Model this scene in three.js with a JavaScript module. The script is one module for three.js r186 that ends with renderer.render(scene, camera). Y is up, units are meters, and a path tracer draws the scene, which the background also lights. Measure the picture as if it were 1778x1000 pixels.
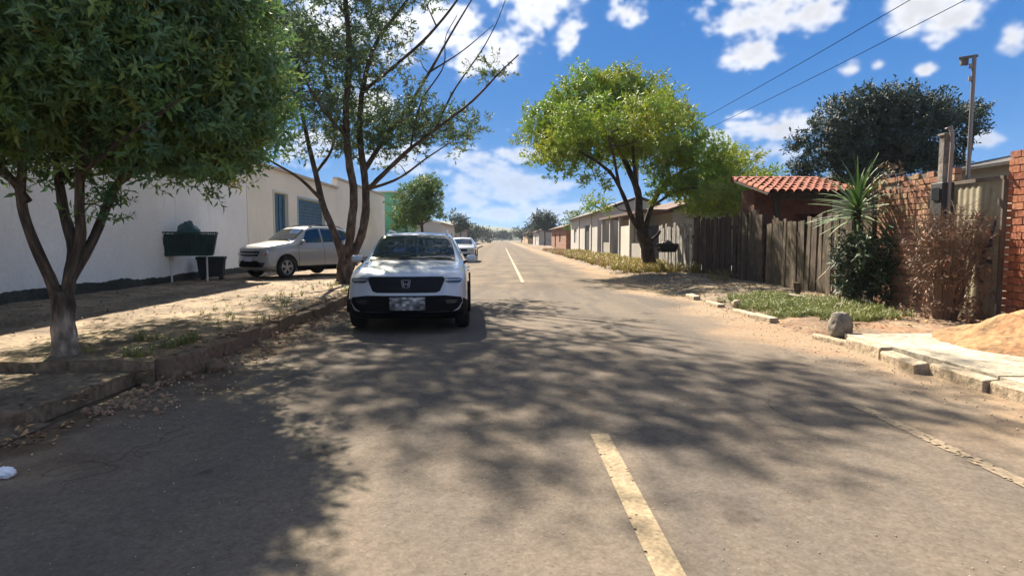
import * as THREE from 'three';
import { mergeGeometries, mergeVertices } from 'three/addons/utils/BufferGeometryUtils.js';
import { RoundedBoxGeometry } from 'three/addons/geometries/RoundedBoxGeometry.js';
import { Brush, Evaluator, SUBTRACTION } from 'three-bvh-csg';
import { createNoise3D } from 'simplex-noise';

// ------------------------------------------------------------------ camera, sky, sun, exposure
const scene = new THREE.Scene();
const camera = new THREE.PerspectiveCamera(48.9, 1024 / 575, 0.05, 4000);
camera.rotation.order = 'YXZ';
camera.position.set(0, 1.4, 0);
camera.rotation.set(-0.0771, -0.0172, 0);
const EXPOSURE = 3.5, SKY_GAIN = 1.25 / EXPOSURE;
const SUN_DIR = new THREE.Vector3(-0.39, 1, -1.02).normalize();
const sun = new THREE.DirectionalLight(new THREE.Color(1, 0.89, 0.73), 4.8);
sun.name = 'sun';
sun.position.copy(SUN_DIR).multiplyScalar(120);
sun.target.position.set(0, 0, -15);
sun.position.add(sun.target.position);
sun.castShadow = true;
sun.shadow.radius = 1.2;
sun.shadow.mapSize.set(4096, 4096);
Object.assign(sun.shadow.camera, { left: -45, right: 45, top: 45, bottom: -45, near: 1, far: 300 });
scene.add(sun, sun.target);
const renderer = new THREE.WebGLRenderer({ antialias: true });
renderer.toneMapping = THREE.LinearToneMapping;
renderer.toneMappingExposure = EXPOSURE;
renderer.shadowMap.enabled = true;

// ------------------------------------------------------------------ helpers
let seedState = 12345;
const seed = (s) => { seedState = s >>> 0; };
const rnd = () => { seedState = (seedState + 0x6d2b79f5) | 0; let t = Math.imul(seedState ^ (seedState >>> 15), 1 | seedState); t = (t + Math.imul(t ^ (t >>> 7), 61 | t)) ^ t; return ((t ^ (t >>> 14)) >>> 0) / 4294967296; };
const rr = (a, b) => a + (b - a) * rnd();
const pick = (a) => a[Math.floor(rnd() * a.length)];
const V = (x, y, z) => new THREE.Vector3(x, y, z);
const lerp = THREE.MathUtils.lerp, clamp = THREE.MathUtils.clamp;
const sstep = (a, b, x) => { const t = clamp((x - a) / (b - a), 0, 1); return t * t * (3 - 2 * t); };
const n3 = createNoise3D(rnd);
const fbm3 = (x, y, z, o = 4) => { let s = 0, a = 0.5, f = 1; for (let i = 0; i < o; i++) { s += a * n3(x * f, y * f, z * f); a *= 0.5; f *= 2.03; } return s; };

// sky: clear blue with scattered cumulus, computed for every direction, thickened out of view to lift ambient light
function makeSky() {
  const W = 2048, H = 1024, data = new Float32Array(W * H * 4), D = Math.PI / 180;
  const puffs = [[3.1, 18.7, 3.9, 3.1], [-0.5, 15.6, 3.1, 2.3], [-4.5, 18.6, 3.1, 1.6], [-2.5, 15.1, 2.6, 1.6], [5.6, 17.4, 1.4, 2.2], [11, 19.1, 1.6, 1.6], [22.2, 17.9, 4.9, 2.6], [26.1, 17.7, 2.5, 2.1], [21.4, 15.1, 2.7, 1.7], [33.1, 16.4, 2.9, 1.8], [35.2, 15.3, 2.1, 1.6], [38.6, 13.4, 0.9, 1.3], [28.5, 13.1, 0.9, 0.6], [30.4, 13.1, 0.5, 0.45], [33.6, 12.4, 0.7, 0.5], [23, 8.9, 3.6, 1.5], [22.6, 6.9, 2.7, 1.3], [37.3, 7, 1.3, 0.8], [18.4, 8.2, 1.9, 1], [-8.5, 17.2, 4.6, 2.6], [-15.2, 17.6, 3.3, 2.6], [-18, 16.5, 2.3, 2.1], [-17.3, 7.5, 2.8, 1.6], [-11.5, 11.5, 2.5, 2.1], [-2, 6.4, 3.1, 1.6], [1.6, 4.4, 5.2, 1.6], [-2.6, 3.8, 3.1, 1.3], [4.7, 2.3, 4.7, 1], [-1, 2.1, 4.2, 0.9], [1.6, 7.4, 2.6, 0.8], [-8.6, 6.8, 4, 1.6],
    [22, 21.5, 5, 2], [35, 20.5, 4, 2.4], [1, 22.5, 4, 2], [-30, 12, 4, 3], [-38, 6, 5, 2], [45, 9, 4, 2], [52, 16, 4, 2.6], [60, 5, 6, 2], [-50, 17, 5, 3]];
  for (let j = 0; j < H; j++) {
    const el = ((j + 0.5) / H - 0.5) * Math.PI, y = Math.sin(el), ce = Math.cos(el), eld = el / D;
    for (let i = 0; i < W; i++) {
      const ro = ((i + 0.5) / W - 0.5) * 2 * Math.PI, x = Math.cos(ro) * ce, z = Math.sin(ro) * ce, o = (j * W + i) * 4;
      const h = Math.max(0, y), k = Math.exp(-h * 9), k2 = Math.exp(-h * 2.2);
      let r = lerp(0.022, 0.25, k) + 0.010 * k2, g = lerp(0.125, 0.44, k) + 0.085 * k2, b = lerp(0.40, 0.66, k) + 0.20 * k2;
      const cs = x * SUN_DIR.x + y * SUN_DIR.y + z * SUN_DIR.z, glow = 0.45 * Math.pow(Math.max(0, cs), 18);
      r += glow; g += glow; b += glow * 0.9;
      if (y < 0) { const q = Math.min(1, -y * 12); r = lerp(r, 0.2, q); g = lerp(g, 0.19, q); b = lerp(b, 0.17, q); }
      else {
        const az = Math.atan2(x, -z) / D;
        let m = -1;
        if (eld < 30 && Math.abs(az) < 75) for (const p of puffs) {
          let da = az - p[0]; const dx = da * ce / p[2], dy = (eld - p[1]) / p[3];
          if (Math.abs(dx) < 2.2 && Math.abs(dy) < 2.2) { const q = 1 - (dx * dx + dy * dy * (dy < 0 ? 1.5 : 0.9)); if (q > m) m = q; }
        }
        m = Math.max(m, -1);
        const w = clamp(sstep(60, 80, Math.abs(az)) + sstep(23, 32, eld), 0, 1);
        if (w > 0) { const q = 1 / (y + 0.12), t = fbm3(x * q * 0.9 + 7, z * q * 0.9, 3.3, 3); m = lerp(m, (t + 0.10) * 4 - 0.1, w); }  // cloud cover beyond the view, raised to brighten and whiten the ambient light
        const lo = eld < 10 ? 1.6 : 1;
        const big = fbm3(x * 9, y * 16 * lo, z * 9, 3), fine = fbm3(x * 26 + 5, y * 40 * lo, z * 26, 4);
        const wx = 0.05 * n3(x * 14, y * 22, z * 14), wisp = fbm3(x * 58 + wx * 30, y * 95 * lo, z * 58 - wx * 20, 4);
        const dens = m * 0.9 + big * 0.95 + fine * 0.8 + wisp * 0.45 - 0.05;
        const a = sstep(-0.22, 0.85, dens) * lerp(0.62, 0.97, sstep(5, 11, eld));
        if (a > 0) {
          const thick = sstep(0.25, 1.45, dens + 0.3 * fine), toSun = 0.10 * Math.max(0, cs) + 0.5 * Math.pow(Math.max(0, cs), 10);
          const hz = Math.exp(-h * 16) * 0.35;
          const c0 = lerp(0.80, 0.46, thick * 0.9) + toSun + fine * 0.16 + big * 0.12 + wisp * 0.08;
          r = lerp(r, lerp(c0 * 0.985, r, hz), a); g = lerp(g, lerp(c0, g, hz), a); b = lerp(b, lerp(c0 * 1.05, b, hz), a);
        }
      }
      data[o] = r * SKY_GAIN; data[o + 1] = g * SKY_GAIN; data[o + 2] = b * SKY_GAIN; data[o + 3] = 1;
    }
  }
  const t = new THREE.DataTexture(data, W, H, THREE.RGBAFormat, THREE.FloatType);
  t.mapping = THREE.EquirectangularReflectionMapping; t.magFilter = THREE.LinearFilter; t.needsUpdate = true;
  return t;
}
scene.background = makeSky();
scene.environment = scene.background;
scene.fog = new THREE.FogExp2(new THREE.Color(0.72, 0.82, 0.95), 0.00028);

// periodic value noise for tiling textures
const LAT = new Float32Array(65536); for (let i = 0; i < 65536; i++) LAT[i] = rnd();
function pn(x, y, p, s = 0) {
  const xi = Math.floor(x), yi = Math.floor(y), fx = x - xi, fy = y - yi, u = fx * fx * (3 - 2 * fx), v = fy * fy * (3 - 2 * fy);
  const h = (a, b) => LAT[((((a % p) + p) % p) * 311 + (((b % p) + p) % p) * 1013 + s * 7919) & 65535];
  return lerp(lerp(h(xi, yi), h(xi + 1, yi), u), lerp(h(xi, yi + 1), h(xi + 1, yi + 1), u), v);
}
const fbmT = (u, v, p, o, s = 0) => { let t = 0, a = 0.5, n = 0; for (let i = 0; i < o; i++) { t += a * pn(u * p, v * p, p, s + i); n += a; a *= 0.55; p *= 2; } return t / n; };
function tex(size, fn, srgb, rep = 1) {
  const d = new Uint8Array(size * size * 4);
  for (let j = 0; j < size; j++) for (let i = 0; i < size; i++) { const c = fn(i / size, j / size), o = (j * size + i) * 4; d[o] = clamp(c[0] * 255, 0, 255); d[o + 1] = clamp(c[1] * 255, 0, 255); d[o + 2] = clamp(c[2] * 255, 0, 255); d[o + 3] = 255; }
  const t = new THREE.DataTexture(d, size, size); t.wrapS = t.wrapT = THREE.RepeatWrapping; t.magFilter = THREE.LinearFilter; t.minFilter = THREE.LinearMipmapLinearFilter; t.generateMipmaps = true;
  if (srgb) t.colorSpace = THREE.SRGBColorSpace;
  t.repeat.set(rep, rep); t.needsUpdate = true; return t;
}
const g1 = (v) => [v, v, v];
const T = {
  // grey maps hover round white so that the material colour stays the base colour
  asphalt: tex(1024, (u, v) => { const f = fbmT(u, v, 256, 2, 1), c = fbmT(u, v, 5, 5, 4), s = pn(u * 512, v * 512, 512, 9); const k = 0.84 + (f - 0.5) * 0.30 + (c - 0.5) * 0.26 + (s > 0.95 ? 0.14 : 0) - (s < 0.04 ? 0.16 : 0); return [k, k * 0.985, k * 0.965]; }, true, 1 / 5),
  asphaltB: tex(512, (u, v) => g1(fbmT(u, v, 128, 2, 2)), false, 1 / 2.5),
  grit: tex(1024, (u, v) => { const f = fbmT(u, v, 96, 3, 11), c = fbmT(u, v, 4, 5, 14), s = pn(u * 256, v * 256, 256, 19); const k = 0.74 + (f - 0.5) * 0.42 + (c - 0.5) * 0.46 + (s > 0.94 ? 0.16 : 0); return [k, k * 0.98, k * 0.95]; }, true, 1 / 4),
  gritB: tex(512, (u, v) => g1(fbmT(u, v, 32, 4, 12)), false, 1 / 2),
  plaster: tex(1024, (u, v) => { const c = fbmT(u, v, 3, 6, 21), f = fbmT(u, v, 128, 2, 22); const st = fbmT(u, v * 0.12, 40, 3, 24), k = 0.96 + (c - 0.5) * 0.16 + (f - 0.5) * 0.05 - 0.22 * Math.max(0, st - 0.58) * sstep(0.4, 0.6, c); return [k, k * 0.993, k * 0.975]; }, true, 1 / 6),
  wood: tex(512, (u, v) => { const g = fbmT(u * 1, v * 0.06, 64, 3, 31), c = fbmT(u, v, 6, 4, 33), l = fbmT(u, v * 0.12, 24, 3, 35); const k = 0.66 + (g - 0.5) * 0.6 + (c - 0.5) * 0.4 + (l - 0.5) * 0.4; return [k, k * 0.97, k * 0.93]; }, true, 1),
  bark: tex(512, (u, v) => { const g = fbmT(u, v * 0.35, 24, 4, 41), c = fbmT(u, v, 5, 4, 43); const k = 0.68 + (g - 0.5) * 0.8 + (c - 0.5) * 0.45; return [k, k * 0.98, k * 0.95]; }, true, 1),
  barkB: tex(512, (u, v) => g1(fbmT(u, v * 0.35, 24, 4, 41)), false, 1),
  clay: tex(512, (u, v) => { const f = fbmT(u, v, 48, 3, 51), c = fbmT(u, v, 5, 4, 53); const k = 0.76 + (f - 0.5) * 0.34 + (c - 0.5) * 0.42; return [k, k * 0.97, k * 0.94]; }, true, 1 / 1.2),
  metal: tex(512, (u, v) => { const c = fbmT(u, v, 4, 6, 61), s = fbmT(u * 1, v * 0.2, 16, 4, 63); const r = sstep(0.55, 0.72, c) * 0.35; const k = 0.8 + (s - 0.5) * 0.35; return [k, k * (1 - r * 0.35), k * (1 - r * 0.6)]; }, true, 1 / 1.5),
};
const lin = (r, g, b) => new THREE.Color().setRGB(r, g, b);
const mat = (c, o = {}) => new THREE.MeshStandardMaterial({ color: lin(...c), roughness: 0.9, ...o });
const M = {
  asphalt: new THREE.MeshPhysicalMaterial({ vertexColors: true, map: T.asphalt, bumpMap: T.asphaltB, bumpScale: 0.0022, roughness: 0.97, specularIntensity: 0.2 }),
  dirt: mat([1, 1, 1], { vertexColors: true, map: T.grit, bumpMap: T.gritB, bumpScale: 0.012, roughness: 1 }),
  paint: mat([0.40, 0.31, 0.185], { map: T.asphalt, bumpMap: T.asphaltB, bumpScale: 0.004, roughness: 0.85 }),
  concrete: mat([0.42, 0.37, 0.29], { map: T.grit, bumpMap: T.gritB, bumpScale: 0.006 }),
  kerb: mat([0.25, 0.175, 0.115], { map: T.grit, bumpMap: T.gritB, bumpScale: 0.012 }),
  white: mat([0.86, 0.855, 0.85], { map: T.plaster, bumpMap: T.gritB, bumpScale: 0.004 }),
  cream: mat([0.84, 0.79, 0.685], { map: T.plaster, bumpMap: T.gritB, bumpScale: 0.004 }),
  plinth: mat([0.075, 0.085, 0.075], { map: T.grit }),
  eave: mat([0.5, 0.46, 0.4], { map: T.plaster }),
  blue: mat([0.03, 0.17, 0.30], { map: T.metal, roughness: 0.55 }),
  blueDark: mat([0.02, 0.12, 0.22], { map: T.metal, roughness: 0.5 }),
  darkGreen: mat([0.010, 0.055, 0.045], { map: T.metal, roughness: 0.6 }),
  bark: mat([0.185, 0.15, 0.122], { vertexColors: true, map: T.bark, bumpMap: T.barkB, bumpScale: 0.02, roughness: 0.95 }),
  twig: mat([0.10, 0.075, 0.06], { roughness: 0.95 }),
  mortar: mat([0.34, 0.29, 0.24], { map: T.grit }),
  tile: mat([0.34, 0.085, 0.04], { map: T.clay }),
  steel: mat([0.36, 0.33, 0.31], { metalness: 0.5, roughness: 0.5, map: T.metal }),
  concretePost: mat([0.34, 0.31, 0.29], { map: T.grit, bumpMap: T.gritB, bumpScale: 0.006 }),
  black: mat([0.012, 0.012, 0.013], { roughness: 0.6 }),
  wire: new THREE.MeshLambertMaterial({ color: lin(0.015, 0.015, 0.018) }),
};

// every top-level thing is made through these
const taken = new Map();
const numbered = (n) => { const k = taken.get(n) ?? 0; taken.set(n, k + 1); return k ? n + '_' + String(k).padStart(3, '0') : n; };
const shade = (o) => { o.traverse((c) => { if (c.isMesh) { c.castShadow = true; c.receiveShadow = true; } }); return o; };
function tag(o, label, category, group) { o.userData.label = label; o.userData.category = category; if (group) o.userData.group = group; return o; }
function thing(name, label, category, p = [0, 0, 0], turn = 0, group) {
  const o = new THREE.Group(); o.name = numbered(name); o.position.set(...p); o.rotation.y = turn; scene.add(o); return tag(o, label, category, group);
}
function part(name, geo, m, parent) { const o = new THREE.Mesh(geo, m); o.name = name; parent.add(o); return o; }
function struct(name, geo, m) { const o = new THREE.Mesh(geo, m); o.name = numbered(name); o.userData.kind = 'structure'; scene.add(o); return o; }
// uv in metres by the face direction
function uvm(geo, k = 1, ox = 0, oy = 0) {
  const g = geo.index ? geo.toNonIndexed() : geo; g.computeVertexNormals === undefined; const p = g.attributes.position, n = g.attributes.normal, uv = new Float32Array(p.count * 2);
  for (let i = 0; i < p.count; i++) {
    const a = Math.abs(n.getX(i)), b = Math.abs(n.getY(i)), c = Math.abs(n.getZ(i)), x = p.getX(i), y = p.getY(i), z = p.getZ(i);
    let u, v; if (b >= a && b >= c) { u = x; v = z; } else if (a >= c) { u = z; v = y; } else { u = x; v = y; }
    uv[i * 2] = u * k + ox; uv[i * 2 + 1] = v * k + oy;
  }
  g.setAttribute('uv', new THREE.BufferAttribute(uv, 2)); return g;
}
const clean = (g) => { const q = g.index ? g.toNonIndexed() : g.clone(); for (const k of Object.keys(q.attributes)) if (!['position', 'normal', 'uv'].includes(k)) q.deleteAttribute(k); return q; };
const merge = (a) => mergeGeometries(a.map(clean));
function box(x0, x1, y0, y1, z0, z1) { return uvm(new THREE.BoxGeometry(x1 - x0, y1 - y0, z1 - z0).translate((x0 + x1) / 2, (y0 + y1) / 2, (z0 + z1) / 2)); }
function rbox(w, h, d, r = 0.01, x = 0, y = 0, z = 0) { return uvm(new RoundedBoxGeometry(w, h, d, 2, r).translate(x, y, z)); }
function cyl(r0, r1, h, x, y, z, s = 14) { return new THREE.CylinderGeometry(r1, r0, h, s).translate(x, y + h / 2, z); }
// tapered tube through points
function tube(pts, r0, r1, seg = 10, rad = 8, rough = 0) {
  const c = new THREE.CatmullRomCurve3(pts.map((p) => (p.isVector3 ? p : V(...p)))), fr = c.computeFrenetFrames(seg, false), P = [], N = [], U = [], I = [], len = c.getLength();
  for (let i = 0; i <= seg; i++) {
    const t = i / seg, o = c.getPointAt(t), r = lerp(r0, r1, Math.pow(t, 0.85));
    for (let j = 0; j <= rad; j++) {
      const a = (j / rad) * Math.PI * 2, n = fr.normals[i].clone().multiplyScalar(Math.cos(a)).addScaledVector(fr.binormals[i], Math.sin(a));
      const q = r * (1 + (rough ? rough * n3(o.x * 3 + n.x * 1.3, o.y * 3 + n.y * 1.3, o.z * 3 + n.z * 1.3) : 0));
      P.push(o.x + n.x * q, o.y + n.y * q, o.z + n.z * q); N.push(n.x, n.y, n.z); U.push((j / rad) * Math.max(1, Math.round(r0 * 8)) * 0.5, t * len * 0.7);
    }
  }
  for (let i = 0; i < seg; i++) for (let j = 0; j < rad; j++) { const a = i * (rad + 1) + j, b = a + rad + 1; I.push(a, a + 1, b, b, a + 1, b + 1); }
  const g = new THREE.BufferGeometry(); g.setAttribute('position', new THREE.Float32BufferAttribute(P, 3)); g.setAttribute('normal', new THREE.Float32BufferAttribute(N, 3)); g.setAttribute('uv', new THREE.Float32BufferAttribute(U, 2)); g.setIndex(I); g.userData = { curve: c };
  return g;
}
function paintV(g, fn) { const p = g.attributes.position, c = new Float32Array(p.count * 3); for (let i = 0; i < p.count; i++) { const q = fn(p.getX(i), p.getY(i), p.getZ(i)); c[i * 3] = q[0]; c[i * 3 + 1] = q[1]; c[i * 3 + 2] = q[2]; } g.setAttribute('color', new THREE.BufferAttribute(c, 3)); return g; }
// sheet over an x/z rectangle with height and colour functions
function sheet(x0, x1, z0, z1, nx, nz, hf, cf) {
  const P = [], U = [], I = [];
  for (let j = 0; j <= nz; j++) for (let i = 0; i <= nx; i++) { const x = lerp(x0, x1, i / nx), z = lerp(z0, z1, j / nz); P.push(x, hf(x, z), z); U.push(x, z); }
  for (let j = 0; j < nz; j++) for (let i = 0; i < nx; i++) { const a = j * (nx + 1) + i, b = a + nx + 1; I.push(a, b, a + 1, b, b + 1, a + 1); }
  const g = new THREE.BufferGeometry(); g.setAttribute('position', new THREE.Float32BufferAttribute(P, 3)); g.setAttribute('uv', new THREE.Float32BufferAttribute(U, 2)); g.setIndex(I); g.computeVertexNormals();
  if (g.attributes.normal.getY(0) < 0) { const id = g.index.array; for (let i = 0; i < id.length; i += 3) { const t = id[i]; id[i] = id[i + 1]; id[i + 1] = t; } g.computeVertexNormals(); }
  if (cf) paintV(g, cf); return g;
}
const mix3 = (a, b, t) => [lerp(a[0], b[0], t), lerp(a[1], b[1], t), lerp(a[2], b[2], t)];
// ------------------------------------------------------------------ ground, road, pavements
const DIRT = [0.30, 0.205, 0.125], SAND = [0.40, 0.30, 0.20], RED = [0.36, 0.185, 0.095], ASPH = [0.176, 0.148, 0.120], DUST = [0.36, 0.28, 0.19], LITTER = [0.16, 0.11, 0.07];
const LW = 0.2;                                                       // height of the left pavement
const noise2 = (x, z, f, s = 0) => fbm3(x * f, s, z * f, 4) + 0.5;
struct('ground', sheet(-900, 900, -1400, 60, 90, 146, () => -0.05, (x, y, z) => mix3(DIRT, [0.12, 0.13, 0.06], noise2(x, z, 0.03, 5))), M.dirt);
// road: dusty shoulders, wheel-darkened lanes, patches; near the viewer the same colours are worked out per centimetre, with cracks and oil spots
function roadBase(x, z) {
  let c = mix3(ASPH, [0.205, 0.168, 0.131], clamp(noise2(x, z, 0.5, 1) * 1.1, 0, 1));
  c = mix3(c, [0.136, 0.119, 0.103], sstep(0.5, 0.8, noise2(x * 2.2, z * 0.35, 0.6, 2)) * 0.75);
  for (const lane of [-1.9, -0.35, 1.4, 2.75]) { const d = Math.abs(x - lane + 0.12 * n3(z * 0.15, lane, 1)); c = mix3(c, [0.130, 0.113, 0.097], sstep(0.42, 0.08, d) * 0.34 * (0.6 + 0.8 * noise2(x, z, 0.9, 5))); }
  const er = 3.55 + 0.5 * (noise2(x, z, 0.35, 3) - 0.5) * 2, el = -2.75 + 0.35 * (noise2(x, z, 0.5, 4) - 0.5) * 2;
  c = mix3(c, mix3(DUST, RED, noise2(x, z, 0.8, 6) * 0.35), sstep(er - 0.35, er + 0.55, x) * 0.9);
  return mix3(c, mix3(DUST, LITTER, clamp(noise2(x, z, 1.3, 7) + 0.2, 0, 1)), (1 - sstep(el - 0.4, el + 0.4, x)) * 0.9);
}
struct('road', sheet(-3.4, 5.2, -330, -17.5, 44, 440, () => 0, (x, y, z) => roadBase(x, z)), M.asphalt);
{
  const W = 1024, H = 2048, X0 = -3.4, X1 = 5.2, Z0 = -17.5, Z1 = 2.5, d = new Uint8Array(W * H * 4), bw = 172, bh = 400, base = [];
  for (let j = 0; j <= bh; j++) for (let i = 0; i <= bw; i++) base.push(roadBase(lerp(X0, X1, i / bw), lerp(Z0, Z1, j / bh)));
  const crack = new Float32Array(W * H); seed(222);
  const walk = (x, z, a, len, wd) => { for (let i = 0; i < len; i++) { a += rr(-0.35, 0.35); x += Math.cos(a) * 0.008; z += Math.sin(a) * 0.008; const px = ((x - X0) / (X1 - X0)) * W, pz = ((z - Z0) / (Z1 - Z0)) * H; for (let q = -2; q <= 2; q++) for (let r = -2; r <= 2; r++) { const ix = Math.round(px) + q, iz = Math.round(pz) + r; if (ix < 0 || iz < 0 || ix >= W || iz >= H) continue; const o = iz * W + ix, v = Math.max(0, 1 - Math.hypot(ix - px, iz - pz) / wd); if (v > crack[o]) crack[o] = v; } if (rnd() < 0.004 && len > 150) walk(x, z, a + pick([-1, 1]) * rr(0.6, 1.2), Math.floor(len * 0.4), wd * 0.8); } };
  for (let i = 0; i < 9; i++) walk(rr(-2.5, 4), rr(-14, -2), rr(0, 6.28), Math.floor(rr(150, 420)), rr(0.9, 1.5));
  const spots = Array.from({ length: 16 }, () => [rr(-2.4, 3.4), rr(-14, -2.3), rr(0.04, 0.16)]);
  const enc = (v) => (v <= 0.0031308 ? v * 12.92 : 1.055 * Math.pow(v, 1 / 2.4) - 0.055) * 255;
  for (let j = 0; j < H; j++) for (let i = 0; i < W; i++) {
    const u = i / W, v = j / H, x = lerp(X0, X1, u), z = lerp(Z0, Z1, v), fx = u * bw, fz = v * bh, a = Math.floor(fx), e = Math.floor(fz), p = e * (bw + 1) + a, tx = fx - a, tz = fz - e;
    const c0 = mix3(base[p], base[p + 1], tx), c1 = mix3(base[p + bw + 1], base[p + bw + 2], tx), c = mix3(c0, c1, tz), q = pn(x * 60, z * 60, 4096, 3), q2 = pn(x * 22, z * 22, 4096, 5), s = LAT[(i * 7717 + j * 9973) & 65535];
    let k = 0.70 + (q - 0.5) * 0.20 + (q2 - 0.5) * 0.13 + (s > 0.96 ? 0.2 : s < 0.04 ? -0.17 : (s - 0.5) * 0.13);
    for (const [sx, sz, sr] of spots) { const dd = Math.hypot(x - sx, (z - sz) * 0.8) / sr; if (dd < 1.3) k *= 1 - 0.34 * sstep(1.2, 0.5, dd + 0.4 * (q2 - 0.5)); }
    k *= 1 - 0.5 * crack[j * W + i];
    const o = (j * W + i) * 4; d[o] = enc(c[0] * k); d[o + 1] = enc(c[1] * k); d[o + 2] = enc(c[2] * k); d[o + 3] = 255;
  }
  const t = new THREE.DataTexture(d, W, H); t.magFilter = THREE.LinearFilter; t.colorSpace = THREE.SRGBColorSpace; t.needsUpdate = true;
  const g = sheet(X0, X1, Z0, Z1, 8, 40, () => 0), p = g.attributes.position, uv = g.attributes.uv;
  for (let i = 0; i < p.count; i++) uv.setXY(i, (p.getX(i) - X0) / (X1 - X0), (p.getZ(i) - Z0) / (Z1 - Z0));
  struct('road', g, new THREE.MeshPhysicalMaterial({ map: t, roughness: 0.97, specularIntensity: 0.2 }));
  struct('road', sheet(X0, X1, Z1, 12, 30, 30, () => 0, (x, y, z) => roadBase(x, z)), M.asphalt);
}
// worn paint: chips are missing where the tyres ran
function strip(x0, x1, z0, z1, s, worn, cell) {
  const P = [], U = [], I = [], n = Math.ceil(Math.abs(z1 - z0) / cell), k = Math.max(3, Math.round((x1 - x0) / cell)); let c = 0;
  for (let j = 0; j < n; j++) for (let i = 0; i < k; i++) {
    const za = lerp(z0, z1, j / n), zb = lerp(z0, z1, (j + 1) / n), xa = lerp(x0, x1, i / k), xb = lerp(x0, x1, (i + 1) / k), edge = Math.min(i, k - 1 - i) === 0 ? 0.16 : 0;
    if (fbm3(xa * 16 + s, 2, za * 16, 4) * 0.8 + fbm3(xa * 2, s, za * 0.9, 2) * 0.5 < worn + edge) continue;
    for (const [x, z] of [[xa, za], [xb, za], [xa, zb], [xb, zb]]) { P.push(x, 0.005, z); U.push(x, z); }
    I.push(c, c + 2, c + 1, c + 1, c + 2, c + 3); c += 4;
  }
  const g = new THREE.BufferGeometry(); g.setAttribute('position', new THREE.Float32BufferAttribute(P, 3)); g.setAttribute('uv', new THREE.Float32BufferAttribute(U, 2)); g.setIndex(I); g.computeVertexNormals();
  if (g.attributes.normal.getY(0) < 0) { const id = g.index.array; for (let i = 0; i < id.length; i += 3) { const t = id[i]; id[i] = id[i + 1]; id[i + 1] = t; } g.computeVertexNormals(); }
  return g;
}
struct('centre_line', merge([strip(0.64, 0.77, 4, -4.45, 1, -0.47, 0.013), strip(0.65, 0.76, -20.5, -95, 2, -9, 0.5)]), M.paint);
struct('edge_line', strip(2.95, 3.06, 4, -5.2, 3, -0.2, 0.015), mat([0.32, 0.255, 0.175], { map: T.asphalt, roughness: 0.9 }));
// left pavement: upper level, lower apron with a step, side entrance at road level
const leftCol = (x, y, z) => { let c = mix3([0.46, 0.36, 0.24], [0.34, 0.255, 0.165], clamp(noise2(x, z, 0.7, 8), 0, 1)); c = mix3(c, LITTER, sstep(0.6, 0.85, noise2(x, z, 2.1, 9)) * 0.8); return c; };
const bumpy = (b, a) => (x, z) => b + a * (fbm3(x * 1.7, 1, z * 1.7, 4));
function slab(name, x0, x1, z0, z1, top, nx, nz, m, col, rough) {
  const h = bumpy(top, rough), g0 = sheet(x0, x1, z0, z1, nx, nz, h, col), sides = [];
  const edge = (pts) => { const P = [], U = [], I = []; pts.forEach(([x, z], i) => { P.push(x, -0.04, z, x, h(x, z), z); const s = x + z; U.push(s, 0, s, top); if (i) { const a = (i - 1) * 2; I.push(a, a + 1, a + 2, a + 2, a + 1, a + 3); } }); const g = new THREE.BufferGeometry(); g.setAttribute('position', new THREE.Float32BufferAttribute(P, 3)); g.setAttribute('uv', new THREE.Float32BufferAttribute(U, 2)); g.setIndex(I); g.computeVertexNormals(); if (col) paintV(g, col); return g; };
  const rowx = (z) => Array.from({ length: nx + 1 }, (_, i) => [lerp(x0, x1, i / nx), z]), rowz = (x) => Array.from({ length: nz + 1 }, (_, i) => [x, lerp(z0, z1, i / nz)]);
  for (const e of [rowx(z0), rowx(z1), rowz(x0), rowz(x1)]) sides.push(edge(e));
  const all = [g0, ...sides].map((g) => { const q = g.toNonIndexed(); return q; });
  return struct(name, mergeGeometries(all), m);
}
const pave = slab('left_pavement', -9.3, -3.44, -6.25, -120, LW, 40, 460, M.dirt, leftCol, 0.03);
const apron = slab('driveway_apron', -9.3, -3.62, -4.75, -6.24, 0.095, 40, 12, M.dirt, (x, y, z) => mix3([0.27, 0.21, 0.145], [0.33, 0.26, 0.18], noise2(x, z, 1.2, 3)), 0.02);
struct('side_entrance', sheet(-14, -3.39, 8, -4.76, 50, 50, bumpy(0.012, 0.02), (x, y, z) => mix3(mix3(DUST, LITTER, noise2(x, z, 1.1, 4)), ASPH, 0.35)), M.dirt);
// kerb stones, one by one, uneven and chipped
seed(77);
function kerbStone(len, w, h) { const g = new RoundedBoxGeometry(w, h, len, 3, 0.025), p = g.attributes.position, s = rr(0, 99); for (let i = 0; i < p.count; i++) { const x = p.getX(i), y = p.getY(i), z = p.getZ(i), k = 0.035 * fbm3(x * 7 + s, y * 7, z * 4, 3); p.setXYZ(i, x + k, y + (y > 0 ? k * 0.8 : 0), z); } g.computeVertexNormals(); return uvm(g); }
const kerbGeo = [0, 1, 2, 3].map(() => kerbStone(0.78, 0.16, 0.34));
for (let z = -6.5; z > -62; z -= 0.8) { const k = part('kerb_stone', pick(kerbGeo), M.kerb, pave); k.position.set(-3.37 + rr(-0.05, 0.04), LW - 0.165 + rr(-0.06, 0.015), z - 0.15 + rr(-0.01, 0.01)); k.rotation.set(rr(-0.04, 0.04), rr(-0.07, 0.07), rr(-0.12, 0.12)); }
for (let x = -8.8; x < -3.7; x += 0.8) { const k = part('kerb_stone', pick(kerbGeo), M.kerb, apron); k.position.set(x, -0.065, -4.7 + rr(-0.01, 0.01)); k.rotation.set(0, Math.PI / 2 + rr(-0.02, 0.02), rr(-0.03, 0.03)); }
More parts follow.
